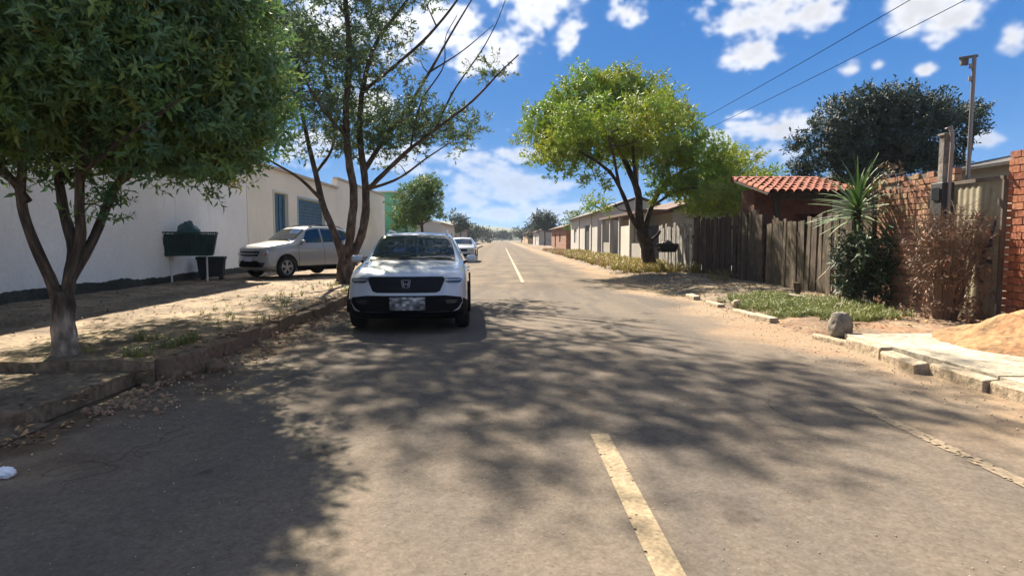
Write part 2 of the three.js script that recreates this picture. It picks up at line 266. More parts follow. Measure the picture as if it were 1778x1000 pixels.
// right verge: dirt with a low bank, then broken kerb, concrete driveway
const vergeH = (x, z) => { const d = -z, t = sstep(4.3, 5.3, x), near = 1 - sstep(8.3, 9.0, d); return lerp(-0.02, 0.11 + 0.05 * sstep(5, 7.4, x), t) * (1 - near * 0.6) + 0.05 * fbm3(x * 0.9, 3, z * 0.9, 4) * t; };
const verge = struct('right_verge', sheet(3.9, 12, 4, -130, 54, 620, vergeH, (x, y, z) => {
  const d = -z; let c = mix3([0.42, 0.325, 0.22], [0.29, 0.235, 0.175], clamp(noise2(x, z, 0.6, 12), 0, 1));
  c = mix3(c, mix3(RED, SAND, noise2(x, z, 1.1, 13)), sstep(11.5 + 1.5 * noise2(x, z, 0.8, 2), 9.2, d) * (d > 0 ? 1 : 0.6));
  c = mix3(c, [0.36, 0.20, 0.10], sstep(0.55, 0.8, noise2(x, z, 0.25, 14)) * sstep(26, 40, d) * 0.8);
  return mix3(c, LITTER, sstep(0.62, 0.85, noise2(x, z, 2.3, 15)) * 0.55);
}), M.dirt);
const drive = struct('concrete_driveway', merge([box(4.62, 7.34, -0.06, 0.135, -8.35, -5.72), box(4.62, 7.34, -0.06, 0.128, -5.70, -2.6), box(4.62, 7.34, -0.06, 0.13, -2.58, 3)]), mat([0.80, 0.725, 0.575], { map: T.grit, bumpMap: T.gritB, bumpScale: 0.006 }));
seed(78);
const kerbPale = mat([0.55, 0.455, 0.33], { map: T.grit, bumpMap: T.gritB, bumpScale: 0.014 });
for (let z = 2; z > -16; z -= 0.8) { if (z < -8.8 && rnd() < 0.45) continue; const broken = z < -6.2 && z > -9; const k = part('kerb_stone', pick(kerbGeo), kerbPale, drive); k.position.set(4.5 + (broken ? rr(-0.08, 0.06) : rr(-0.02, 0.02)) + (z < -8.8 ? 0.02 : 0), -0.045 + (broken ? rr(-0.06, 0.02) : rr(-0.02, 0.01)) - (z < -8.8 ? 0.04 : 0), z); k.rotation.set(0, rr(-0.06, 0.06) * (broken ? 3 : 1), rr(-0.05, 0.05) * (broken ? 3 : 1)); }
{ // hills far away
  const ring = (r, h, s, col, name) => {
    const P = [], I = [], n = 160; for (let i = 0; i <= n; i++) { const a = lerp(-1.5, 1.5, i / n), x = Math.sin(a) * r, z = -Math.cos(a) * r, y = h * (0.55 + 0.75 * fbm3(a * 4 + s, 1, 0, 4)); P.push(x, -3, z, x * 1.02, y * 0.6, z * 1.02, x * 1.12, y, z * 1.12, x * 1.4, -3, z * 1.4); if (i < n) for (let k = 0; k < 3; k++) { const q = i * 4 + k; I.push(q, q + 4, q + 1, q + 1, q + 4, q + 5); } }
    const g = new THREE.BufferGeometry(); g.setAttribute('position', new THREE.Float32BufferAttribute(P, 3)); g.setIndex(I); g.computeVertexNormals(); return struct(name, g, mat(col));
  };
  ring(620, 17, 3, [0.045, 0.06, 0.03], 'hills'); ring(900, 34, 9, [0.05, 0.065, 0.035], 'hills');
}
// ------------------------------------------------------------------ left side: walls and houses
function wallWithHoles(z0, z1, y0, y1, holes, xFace, thick) {           // wall along z, its face towards the street at x = xFace
  const s = new THREE.Shape([[z0, y0], [z1, y0], [z1, y1], [z0, y1]].map((p) => new THREE.Vector2(...p)));
  for (const [a, b, c, d] of holes) s.holes.push(new THREE.Path([[a, c], [b, c], [b, d], [a, d]].map((p) => new THREE.Vector2(...p))));
  const g = new THREE.ExtrudeGeometry(s, { depth: thick, bevelEnabled: false }); g.rotateY(-Math.PI / 2); g.translate(xFace, 0, 0);   // shape x -> +z, extruded towards -x
  return uvm(g);
}
// dark mould at the wall foot with a ragged upper outline
function dampBand(z0, z1, h) {
  const P = [], U = [], I = [], n = Math.ceil((z1 - z0) / 0.06); for (let i = 0; i <= n; i++) { const z = lerp(z0, z1, i / n), y = LW + h * (0.95 + 0.35 * fbm3(z * 0.5, 1, 4, 2) + 0.14 * fbm3(z * 4, 2, 4, 3)); P.push(-9.194, LW - 0.05, z, -9.194, y, z); U.push(z, LW, z, y); if (i < n) { const a = i * 2; I.push(a, a + 1, a + 2, a + 2, a + 1, a + 3); } }
  const g = new THREE.BufferGeometry(); g.setAttribute('position', new THREE.Float32BufferAttribute(P, 3)); g.setAttribute('uv', new THREE.Float32BufferAttribute(U, 2)); g.setIndex(I); g.computeVertexNormals(); return g;
}
{
  const b = thing('white_house', 'long plain white plastered house wall behind the nearest tree on the left', 'house');
  part('wall', wallWithHoles(-23.2, 1.0, LW, 5.95, [], -9.2, 0.25), M.white, b);  // upper part, hidden by the tree, raised to lengthen its shadow
  part('damp_base', dampBand(-23.2, 1.0, 0.22), M.plinth, b);
  part('eave', box(-9.6, -8.55, 5.96, 6.08, -23.3, 1.2), M.eave, b);  // unseen overhang, added to widen the house shadow on the pavement
  part('end_wall', box(-16, -9.46, LW, 5.95, 0.72, 0.98), M.white, b);
  const roof = merge([uvm(new THREE.BoxGeometry(4.3, 0.1, 24.4).rotateZ(0.22).translate(-11.5, 6.55, -11.05))]); part('roof', roof, M.tile, b);
}
{
  const b = thing('cream_house', 'cream plastered house with blue door and blue window behind the silver car', 'house');
  const door = [-27.55, -25.95, LW + 0.02, 3.3], win = [-33.2, -29.0, 1.95, 3.26];
  part('wall', wallWithHoles(-36, -23.25, LW, 4.2, [door, win], -9.2, 0.25), M.cream, b);
  part('tall_wall', wallWithHoles(-50.5, -36.02, LW, 4.75, [], -9.2, 0.3), M.cream, b);
  part('end_wall', box(-16, -9.44, LW, 4.75, -50.5, -50.2), M.cream, b);
  part('parapet', box(-9.4, -9.12, 4.76, 4.86, -50.7, -35.9), M.eave, b);
  part('eave', box(-9.6, -9.08, 4.21, 4.31, -35.95, -23.35), M.eave, b);
  part('damp_base', dampBand(-25.8, -23.25, 0.2), M.plinth, b);
  const d = part('door', box(-9.34, -9.29, LW + 0.02, 3.28, -27.53, -25.97), M.blue, b);
  for (const z of [-27.2, -26.75, -26.3]) part('door_rib', rbox(0.03, 2.9, 0.05, 0.01, -9.275, 1.75, z), M.blueDark, d);
  part('door_frame', merge([box(-9.22, -9.16, LW, 3.38, -27.66, -27.555), box(-9.22, -9.16, LW, 3.38, -25.945, -25.84), box(-9.22, -9.16, 3.305, 3.38, -27.55, -25.95)]), mat([0.62, 0.6, 0.52]), b);
  const w = part('window', box(-9.36, -9.32, 1.97, 3.24, -33.18, -29.02), M.blue, b);
  for (let i = 0; i < 8; i++) part('shutter_slat', rbox(0.035, 0.11, 4.1, 0.012, -9.30, 2.07 + i * 0.155, -31.1), M.blue, w);
  part('window_frame', merge([box(-9.25, -9.17, 1.87, 1.945, -33.3, -28.9), box(-9.25, -9.17, 3.265, 3.34, -33.3, -28.9), box(-9.25, -9.17, 1.95, 3.26, -33.3, -33.205), box(-9.25, -9.17, 1.95, 3.26, -28.995, -28.9)]), mat([0.30, 0.42, 0.48]), b);
}
{ // green house beyond
  const b = thing('green_house', 'sea green house wall beyond the cream house on the left', 'house');
  part('wall', wallWithHoles(-66, -53, LW, 5.2, [[-60, -58, 1.2, 2.6]], -8.8, 0.3), mat([0.10, 0.36, 0.25], { map: T.plaster }), b);
  part('end_wall', box(-16, -8.8, LW, 5.2, -52.98, -52.7), mat([0.11, 0.38, 0.27], { map: T.plaster }), b);
  part('window', box(-8.95, -8.9, 1.2, 2.6, -60, -58), M.black, b);
  part('roof', box(-16, -8.5, 5.21, 5.33, -66.2, -52.5), M.eave, b);
}
function smallHouse(name, label, x0, x1, z0, z1, h, ridge, wallM, roofM, openings = []) {   // gable roof, ridge along z, street face at x0 (right side) or x1 (left side)
  const b = thing(name, label, 'house'), y0 = 0.05;
  const face = x0 > 0 ? x0 : x1;
  const walls = [];
  if (x0 > 0) walls.push(wallWithHoles(z0, z1, y0, h, openings, x0 + 0.2, 0.2)); else walls.push(wallWithHoles(z0, z1, y0, h, openings, x1, 0.2));
  const gx0 = x0 > 0 ? x0 + 0.2 : x0, gx1 = x0 > 0 ? x1 : x1 - 0.2, mx = (x0 + x1) / 2;
  const gs = new THREE.Shape([[gx0, y0], [gx1, y0], [gx1, h], [mx, ridge - 0.12], [gx0, h]].map((p) => new THREE.Vector2(...p)));
  for (const z of [z0, z1 - 0.2]) walls.push(uvm(new THREE.ExtrudeGeometry(gs, { depth: 0.2, bevelEnabled: false }).translate(0, 0, z + (z === z0 ? 0.001 : -0.001))));
  part('wall', merge(walls), wallM, b);
  const run = (x1 - x0) / 2 + 0.4, rise = ridge - h, ang = Math.atan2(rise, (x1 - x0) / 2), len = run / Math.cos(ang);
  for (const s of [-1, 1]) part('roof', uvm(new THREE.BoxGeometry(len, 0.09, z1 - z0 + 0.6).rotateZ(-s * ang).translate(mx + s * run / 2, ridge - Math.tan(ang) * run / 2 + 0.05, (z0 + z1) / 2)), roofM, b);
  for (const [a, c, lo, hi, m] of openings) { const xx = x0 > 0 ? x0 + 0.12 : x1 - 0.12; part(lo < 0.5 ? 'door' : 'window', box(xx - 0.02, xx + 0.02, lo, hi, a, c), m ?? M.black, b); }
  return b;
}
const roofRed = mat([0.26, 0.11, 0.07], { map: T.clay }), roofBrown = mat([0.17, 0.10, 0.075], { map: T.clay }), roofGrey = mat([0.16, 0.16, 0.165], { map: T.grit });
const paleWall = mat([0.58, 0.54, 0.47], { map: T.plaster }), greyWall = mat([0.33, 0.31, 0.27], { map: T.plaster }), ochreWall = mat([0.50, 0.31, 0.17], { map: T.plaster }), whiteWall = mat([0.47, 0.45, 0.42], { map: T.plaster }), brickFar = mat([0.40, 0.18, 0.10], { map: T.clay });
smallHouse('far_house', 'cream house with brown roof left of the road beyond the green tree', -16, -8.2, -112, -88, 3.6, 4.6, paleWall, roofBrown, [[-98, -95.5, 0.1, 2.3], [-107, -104, 1.1, 2.3]]);
smallHouse('far_house', 'grey walled house farther down the left side of the road', -15, -8, -150, -125, 3.3, 4.4, greyWall, roofBrown, [[-140, -138, 0.1, 2.2]]);
smallHouse('far_house', 'farthest small house on the left side of the road', -15, -8, -215, -180, 3.3, 4.6, paleWall, roofRed, [[-200, -197, 1, 2.2]]);
// right side, far to near
smallHouse('far_house', 'small white house far down the right side of the road', 7.6, 14, -150, -128, 3.0, 4.2, whiteWall, roofBrown, [[-142, -139, 0.1, 2.2], [-135, -133, 1, 2.1]]);
smallHouse('far_house', 'low orange brick house on the right side beyond the pale houses', 7.8, 14, -98, -76, 2.9, 3.9, brickFar, roofBrown, [[-92, -90, 0.1, 2.2], [-85, -83, 1, 2.1]]);
smallHouse('far_house', 'ochre house farthest down the right side of the road', 8, 15, -230, -190, 3.2, 4.6, ochreWall, roofRed, [[-215, -212, 0.1, 2.2]]);
{
  const b = smallHouse('pale_house', 'pale grey house with dark door openings behind the road edge right of the far end', 7.6, 14, -69, -50, 3.5, 4.7, whiteWall, roofGrey, [[-66, -63.8, 1.0, 2.4, mat([0.26, 0.27, 0.30])], [-57.5, -54.5, 0.1, 2.6]]);
  for (const z of [-61.5, -53.3]) part('pilaster', box(7.52, 7.59, 0.05, 3.45, z - 0.2, z + 0.2), whiteWall, b);
}
{
  const b = smallHouse('porch_house', 'pale house with a columned dark porch just left of the leaning tree trunk', 9.2, 15, -48, -34, 3.0, 3.9, greyWall, roofBrown, [[-45.5, -43.5, 0.1, 2.3], [-40, -37, 0.9, 2.2]]);
  for (const z of [-47.6, -44.2, -40.8, -37.4, -34.3]) part('column', rbox(0.26, 2.75, 0.26, 0.02, 7.7, 1.42, z), whiteWall, b);
  part('porch_roof', box(7.45, 9.18, 2.82, 2.98, -48.2, -33.8), roofBrown, b);
  for (let i = 0; i < 4; i++) if (i !== 1) part('porch_wall', box(7.66, 7.78, 0.05, i === 2 ? 2.2 : 1.15, -47.6 + i * 3.4 + 0.14, -47.6 + i * 3.4 + 3.2), i === 2 ? paleWall : greyWall, b);
}
// ------------------------------------------------------------------ trees
// one leaf: a folded blade, six triangles
function leafGeo(L, W, droop) {
  const P = [0, 0, 0, W * 0.5, W * 0.18, L * 0.45, 0, 0, L * 0.5, -W * 0.5, W * 0.18, L * 0.45, 0, -droop, L];
  const g = new THREE.BufferGeometry(); g.setAttribute('position', new THREE.Float32BufferAttribute(P, 3)); g.setIndex([0, 1, 2, 0, 2, 3, 1, 4, 2, 2, 4, 3]); return g;
}
function sprigGeo(L, W, n, len, spread) {
  const out = [];
  for (let i = 0; i < n; i++) {
    const g = leafGeo(L * rr(0.7, 1.15), W * rr(0.75, 1.15), L * rr(0.05, 0.25)), t = i / (n - 1);
    const q = new THREE.Quaternion().setFromEuler(new THREE.Euler(rr(-0.5, 0.5), i * 2.4 + rr(-0.4, 0.4), rr(-0.4, 0.4), 'YXZ'));
    const tilt = new THREE.Matrix4().makeRotationX(-lerp(0.1, 1.0, t * spread) + rr(-0.3, 0.3));
    g.applyMatrix4(tilt); g.applyQuaternion(q); g.translate(rr(-0.02, 0.02), t * len, rr(-0.02, 0.02)); out.push(g.toNonIndexed());
  }
  const st = new THREE.CylinderGeometry(0.0025, 0.004, len, 3).translate(0, len / 2, 0).toNonIndexed(); st.deleteAttribute('uv'); st.deleteAttribute('normal'); out.push(st);
  const g = mergeGeometries(out); g.computeVertexNormals(); return g;
}
const leafMat = (c, tr = 0.35) => new THREE.MeshPhysicalMaterial({ color: lin(...c), roughness: 0.62, transmission: tr, thickness: 0, side: THREE.DoubleSide, specularIntensity: 0.55 });
function crown(name, parent, clusters, geos, m, tint, perCluster, opt = {}) {
  const items = geos.map(() => []), q = new THREE.Quaternion(), e = new THREE.Euler(), s = V(1, 1, 1), mm = new THREE.Matrix4();
  for (const c of clusters) {
    const n = Math.round(perCluster * (c.k ?? 1)), tone = rr(-1, 1);
    for (let i = 0; i < n; i++) {
      let d; do { d = V(rr(-1, 1), rr(-1, 1), rr(-1, 1)); } while (d.lengthSq() > 1);
      d.multiplyScalar(Math.pow(d.length() + 0.02, -0.35)); const p = V(c.p.x + d.x * c.r, c.p.y + d.y * c.r * (opt.flat ?? 0.75), c.p.z + d.z * c.r);
      if (opt.floor && p.y < opt.floor(p)) continue;
      const out = V(d.x, d.y * 0.6 + 0.45, d.z).normalize(); q.setFromUnitVectors(V(0, 1, 0), out.add(V(rr(-0.7, 0.7), rr(-0.6, 0.5), rr(-0.7, 0.7))).normalize());
      q.multiply(new THREE.Quaternion().setFromAxisAngle(V(0, 1, 0), rr(0, 6.28))); s.setScalar(rr(0.5, 1.35));
      items[Math.floor(rnd() * geos.length)].push([mm.compose(p, q, s).clone(), tint(tone, rnd())]);
    }
  }
  items.forEach((list, k) => {
    if (!list.length) return;
    const im = new THREE.InstancedMesh(geos[k], m, list.length); im.name = name; im.userData.kind = 'stuff';
    list.forEach(([a, c], i) => { im.setMatrixAt(i, a); im.setColorAt(i, lin(...c)); }); parent.add(im);
  });
}
function clustersIn(blobs, spacing, r, shell = 0.35) {
  const out = [];
  for (const [x, y, z, rx, ry, rz, k = 1] of blobs) {
    const n = Math.max(2, Math.round((k * 4.2 * rx * ry * rz) / spacing ** 3));
    for (let i = 0; i < n; i++) { let d; do { d = V(rr(-1, 1), rr(-1, 1), rr(-1, 1)); } while (d.lengthSq() > 1); const l = d.length(); d.multiplyScalar(Math.pow(l, shell - 1 + 0.65)); out.push({ p: V(x + d.x * rx, y + d.y * ry, z + d.z * rz), r: r * rr(0.7, 1.3) }); }
  }
  return out;
}
// limbs given as points; twigs grow from the nearest limb to every leaf cluster
function wood(limbs, clusters, o = {}) {
  const geos = [], nodes = [];
  const add = (pts, r0, r1, seg, rad, rough) => { const g = tube(pts, r0, r1, seg, rad, rough), c = g.userData.curve; for (let i = 1; i <= seg; i++) nodes.push([c.getPointAt(i / seg), lerp(r0, r1, i / seg)]); g.userData = {}; geos.push(g); };
  for (const [pts, r0, r1] of limbs) add(pts, r0, r1, Math.max(8, pts.length * 4), r0 > 0.1 ? 14 : 9, 0.16);
  const low = o.low ?? 1.8, c0 = V(...limbs[0][0][limbs[0][0].length - 1]);
  clusters.sort((a, b) => a.p.distanceToSquared(c0) - b.p.distanceToSquared(c0));
  for (const c of clusters) {
    let best = null, bd = 1e9;
    for (const nd of nodes) { if (nd[0].y < low && nd[0].y < c.p.y - 1) continue; const d = nd[0].distanceTo(c.p) * (nd[0].y > c.p.y + 0.25 ? 1.5 : 1) + (0.02 / (nd[1] + 0.004)) * 0.12; if (d < bd) { bd = d; best = nd; } }
    if (!best || bd < 0.15) continue;
    const a = best[0], b = c.p, L = a.distanceTo(b), mid = a.clone().lerp(b, 0.5).add(V(rr(-0.12, 0.12) * L, rr(0.02, 0.16) * L, rr(-0.12, 0.12) * L));
    const r0 = Math.min(best[1] * 0.7, 0.010 + L * 0.012); const j = 0.07 * L, m1 = a.clone().lerp(mid, 0.55).add(V(rr(-j, j), rr(-j, j), rr(-j, j))), m2 = mid.clone().lerp(b, 0.5).add(V(rr(-j, j), rr(-j, j), rr(-j, j))); add(L > 0.8 ? [a, m1, mid, m2, b] : [a, mid, b], r0, 0.004, L > 1 ? 9 : 4, 5, 0);
  }
  return merge(geos);
}
const barkCol = (white) => (x, y, z) => { const n = fbm3(x * 4, y * 2, z * 4, 3), c = mix3([0.95, 0.95, 0.95], [1.35, 1.25, 1.15], n + 0.5); return white ? mix3(c, [4.2, 4.4, 4.4], sstep(0.09, -0.09, y - white + n * 0.22) * (0.5 + 0.5 * sstep(-0.2, 0.15, fbm3(x * 9, y * 6, z * 9, 3)))) : c; };
const moveLimbs = (limbs, dx, dy, dz) => limbs.map(([p, a, b]) => [p.map(([x, y, z]) => [x + dx, y + dy, z + dz]), a, b]);

seed(501);
{ // nearest tree, left
  const limbs = [
    [[[-4.56, 0.1, -6.6], [-4.55, 0.4, -6.6], [-4.54, 0.66, -6.6], [-4.54, 0.86, -6.6]], 0.135, 0.095],
    [[[-4.55, 0.62, -6.6], [-4.60, 0.88, -6.58], [-4.68, 1.15, -6.55], [-4.77, 1.49, -6.5], [-4.76, 1.83, -6.4], [-4.65, 2.1, -6.3], [-4.64, 2.57, -6.2], [-4.64, 3.13, -6.1]], 0.066, 0.026],
    [[[-4.69, 1.77, -6.4], [-4.86, 2.02, -6.4], [-5.17, 2.29, -6.5], [-5.57, 2.64, -6.6]], 0.04, 0.02],
    [[[-4.53, 0.66, -6.6], [-4.49, 0.95, -6.64], [-4.47, 1.31, -6.7], [-4.64, 1.67, -6.85], [-4.79, 2.05, -7], [-4.93, 2.51, -7.2], [-5.07, 3.34, -7.5]], 0.07, 0.026],
    [[[-4.53, 0.66, -6.6], [-4.46, 0.98, -6.6], [-4.33, 1.37, -6.6], [-4.22, 1.77, -6.45], [-4.08, 2.15, -6.3], [-3.79, 2.66, -6.1], [-3.46, 3.23, -5.9]], 0.064, 0.024],
    [[[-4.48, 0.95, -6.62], [-4.25, 1.42, -6.7], [-4.2, 1.8, -6.9], [-4.1, 2.19, -7.1], [-3.8, 2.72, -7.3], [-3.5, 3.15, -7.5]], 0.058, 0.022],
    [[[-4.09, 2.04, -6.3], [-3.29, 2.35, -5.8], [-2.75, 2.6, -5.6]], 0.03, 0.012],
    [[[-4.16, 1.99, -7], [-3.86, 2.43, -7.5], [-3.37, 2.75, -7.9]], 0.03, 0.012],
    [[[-4.7, 1.9, -6.35], [-5.2, 2.5, -5.9], [-5.7, 3.0, -5.4]], 0.035, 0.014], [[[-4.79, 2.05, -7], [-4.8, 2.5, -8.2], [-4.9, 2.9, -9.4], [-5.2, 3.2, -10.5]], 0.045, 0.014]];
  const blobs = [[-4.7, 2.8, -6.5, 1.5, 0.62, 1.6], [-3.9, 3.1, -6.6, 1.35, 0.85, 1.7], [-3.2, 2.8, -6.7, 0.75, 0.62, 1.2], [-3.1, 3.2, -6.8, 0.45, 0.7, 0.9], [-2.98, 2.5, -6.9, 0.42, 0.3, 0.8], [-4.6, 3.0, -9.2, 1.3, 0.8, 1.3, 0.7], [-5.4, 3.3, -10.6, 1.0, 0.7, 1.2, 0.45], [-4.0, 3.95, -6.6, 1.45, 0.75, 1.7], [-5.7, 3.1, -6.5, 1.1, 0.95, 1.6], [-3.4, 2.42, -6.6, 0.75, 0.28, 0.9], [-4.6, 4.3, -6.6, 1.1, 0.5, 1.2], [-3.55, 3.6, -6.2, 0.9, 0.7, 1.0]];  // rear lobes, hidden behind the front ones, added to shade pavement and road
  const cl = clustersIn(blobs, 0.40, 0.34);
  for (const p of [[-3.3, 2.05, -6.3], [-3.0, 2.15, -6.8], [-4.05, 1.75, -6.7], [-3.95, 1.68, -6.5], [-3.55, 2.1, -6.4], [-2.85, 2.2, -6.9], [-4.45, 2.15, -6.2]]) cl.push({ p: V(...p), r: 0.17, k: 0.35 });
  const t = thing('broadleaf_tree', 'dense dark green tree with forked pale based trunk nearest on the left pavement', 'tree');
  part('trunk', paintV(wood(limbs, cl, { low: 1.5 }), barkCol(0.66)), M.bark, t);
  const geos = [0, 1, 2].map(() => sprigGeo(0.095, 0.036, 13, 0.22, 0.7));
  crown('crown', t, cl, geos, leafMat([0.16, 0.28, 0.09], 0.52), (a, b) => (b > 0.965 ? [2.6, 1.35, 0.9] : [lerp(0.6, 1.55, b) * (1 + 0.22 * a), lerp(0.72, 1.3, b) * (1 + 0.08 * a), lerp(0.8, 1.2, 1 - b)]), 25, { flat: 0.8 });
}
seed(502);
{ // tall open tree behind the parked white car
  const limbs = [
    [[[-4.29, 0.08, -17.3], [-4.26, 0.54, -17.3], [-4.22, 0.93, -17.3], [-4.19, 1.24, -17.3]], 0.24, 0.18],
    [[[-4.26, 0.75, -17.3], [-4.52, 1.56, -17.3], [-4.87, 2.34, -17.5], [-5.07, 3.06, -17.7], [-5.34, 4.02, -17.9], [-5.64, 5.34, -18.2], [-5.78, 6.84, -18.5]], 0.115, 0.025],
    [[[-4.22, 0.8, -17.3], [-4.03, 1.79, -17.2], [-3.93, 2.7, -17.1], [-4, 3.43, -16.9], [-3.98, 4.56, -16.6], [-3.79, 5.92, -16.3], [-3.78, 7.07, -16], [-3.83, 8.16, -15.8], [-4.1, 9.4, -16.2], [-4.4, 10.4, -16.4]], 0.13, 0.03],
    [[[-4.2, 0.65, -17.3], [-3.8, 1.56, -17.4], [-3.67, 2.49, -17.4], [-3.73, 3.34, -17.4], [-3.79, 4.24, -17.3], [-3.63, 5.41, -17.1], [-3.24, 6.45, -16.9], [-2.49, 7.33, -16.7], [-1.79, 8.2, -16.4]], 0.135, 0.025],
    [[[-3.72, 2.65, -17.4], [-3.06, 3.2, -17.1], [-2.37, 3.75, -16.8], [-1.69, 4.19, -16.5], [-0.71, 4.83, -16.1], [-0.02, 5.43, -15.7], [0.42, 5.76, -15.4]], 0.075, 0.015],
    [[[-3.74, 3.19, -17.4], [-3.24, 4.08, -17.7], [-2.65, 5.01, -18.1], [-2.04, 6.14, -18.5], [-1.4, 7.36, -18.8], [-0.66, 8.68, -19.1]], 0.075, 0.018],
    [[[-4.93, 2.5, -17.5], [-5.35, 3, -17.1], [-5.96, 3.41, -16.7], [-6.38, 3.71, -16.3]], 0.055, 0.015],
    [[[-3.71, 2.72, -17.4], [-2.87, 3.07, -17.8], [-2.13, 3.69, -18.3], [-1.18, 4.43, -18.9]], 0.05, 0.012],
    [[[-3.67, 5.26, -17.1], [-2.62, 5.84, -16.5], [-1.76, 6.4, -16], [-0.95, 7.17, -15.5], [-0.3, 8.3, -15.3], [0.1, 9.2, -15.2]], 0.05, 0.012],
    [[[-5.1, 3.22, -17.7], [-4.87, 3.95, -18.5], [-4.88, 5.25, -19.3], [-5.14, 6.8, -20.1]], 0.05, 0.012],
    [[[-3.98, 4.01, -16.8], [-4.37, 4.57, -15.9], [-4.66, 5.32, -15.1], [-4.76, 6.09, -14.3]], 0.05, 0.012],
    [[[-1.69, 4.19, -16.5], [-1.2, 5.1, -16.3], [-0.45, 6.1, -16.1], [-0.1, 6.7, -16.0], [0.15, 7.3, -15.9]], 0.03, 0.008],
    [[[-2.04, 6.14, -18.5], [-1.1, 6.7, -18.4], [-0.2, 7.4, -18.3]], 0.03, 0.008],
    [[[-2.37, 3.75, -16.8], [-2.05, 4.9, -16.6], [-1.45, 5.8, -16.5], [-1.4, 6.5, -16.5], [-1.1, 7.0, -16.4]], 0.03, 0.008]];
  const blobs = [[-5.1, 4.5, -17.3, 1.1, 0.9, 1.5], [-4, 4.8, -17.3, 0.9, 0.9, 1.6], [-2.65, 4.4, -17.3, 1.2, 0.75, 1.6, 1.3], [-1.45, 4.4, -17.2, 1.0, 0.6, 1.6, 1.25], [-4.7, 6.1, -17.3, 1.2, 0.8, 1.8, 1.1], [-3.4, 6.7, -17.2, 1.2, 0.8, 1.6, 0.95], [-5.3, 7.2, -17.5, 0.9, 0.8, 1.4, 0.8], [-2.75, 5.5, -17.3, 0.55, 0.45, 0.8], [-5.75, 5.4, -17.3, 0.9, 0.9, 1.4], [-1.1, 4.1, -17.8, 0.6, 0.4, 0.8], [-4.1, 8.3, -17, 2.0, 0.7, 1.8, 0.7], [-2.1, 8.2, -16.9, 1.2, 0.6, 1.4, 0.6], [-3.6, 9.6, -16.6, 2.4, 1.0, 2.2, 0.8], [-1.6, 9.2, -15.4, 1.6, 0.8, 1.7, 0.8], [0.1, 9.4, -15.2, 1.4, 0.6, 1.6, 0.8], [-2.6, 9.7, -14.2, 1.3, 0.6, 1.2, 0.7], [-4.4, 10.6, -16.4, 1.6, 0.8, 1.8, 0.7], [-5.2, 6.2, -14.4, 1.2, 0.9, 1.2, 0.9], [-3.9, 6.0, -15.5, 1.2, 0.7, 1.2, 0.9], [-3.2, 7.5, -16, 1.3, 0.7, 1.2, 0.9], [-6.3, 5.0, -13.8, 1.1, 0.8, 1.2, 0.9], [-4.2, 7.7, -14, 1.3, 0.8, 1.3, 0.9], [-5.9, 6.9, -15.8, 1.1, 0.8, 1.3, 0.9], [-3.3, 3.8, -17.4, 0.9, 0.35, 1.2], [-6.2, 4.0, -16.5, 0.6, 0.5, 0.7], [-0.2, 5.7, -15.8, 0.6, 0.3, 0.6, 0.3]];  // lobes above the view and nearer the viewer added to shade road and car
  const cl = clustersIn(blobs, 0.70, 0.48);
  const t = thing('open_tree', 'tall open crowned tree with many forked grey stems behind the parked white car', 'tree');
  part('trunk', paintV(wood(limbs, cl, { low: 2.4 }), barkCol(0)), mat([0.17, 0.14, 0.12], { vertexColors: true, map: T.bark, bumpMap: T.barkB, bumpScale: 0.03, roughness: 0.95 }), t);
  const geos = [0, 1, 2].map(() => sprigGeo(0.11, 0.045, 10, 0.2, 1));
  crown('crown', t, cl, geos, leafMat([0.12, 0.18, 0.08], 0.48), (a, b) => [lerp(0.8, 1.25, b) * (1 + 0.15 * a), lerp(0.85, 1.15, b), lerp(0.8, 1.25, 1 - b)], 20, { flat: 0.6 });
}
seed(503);
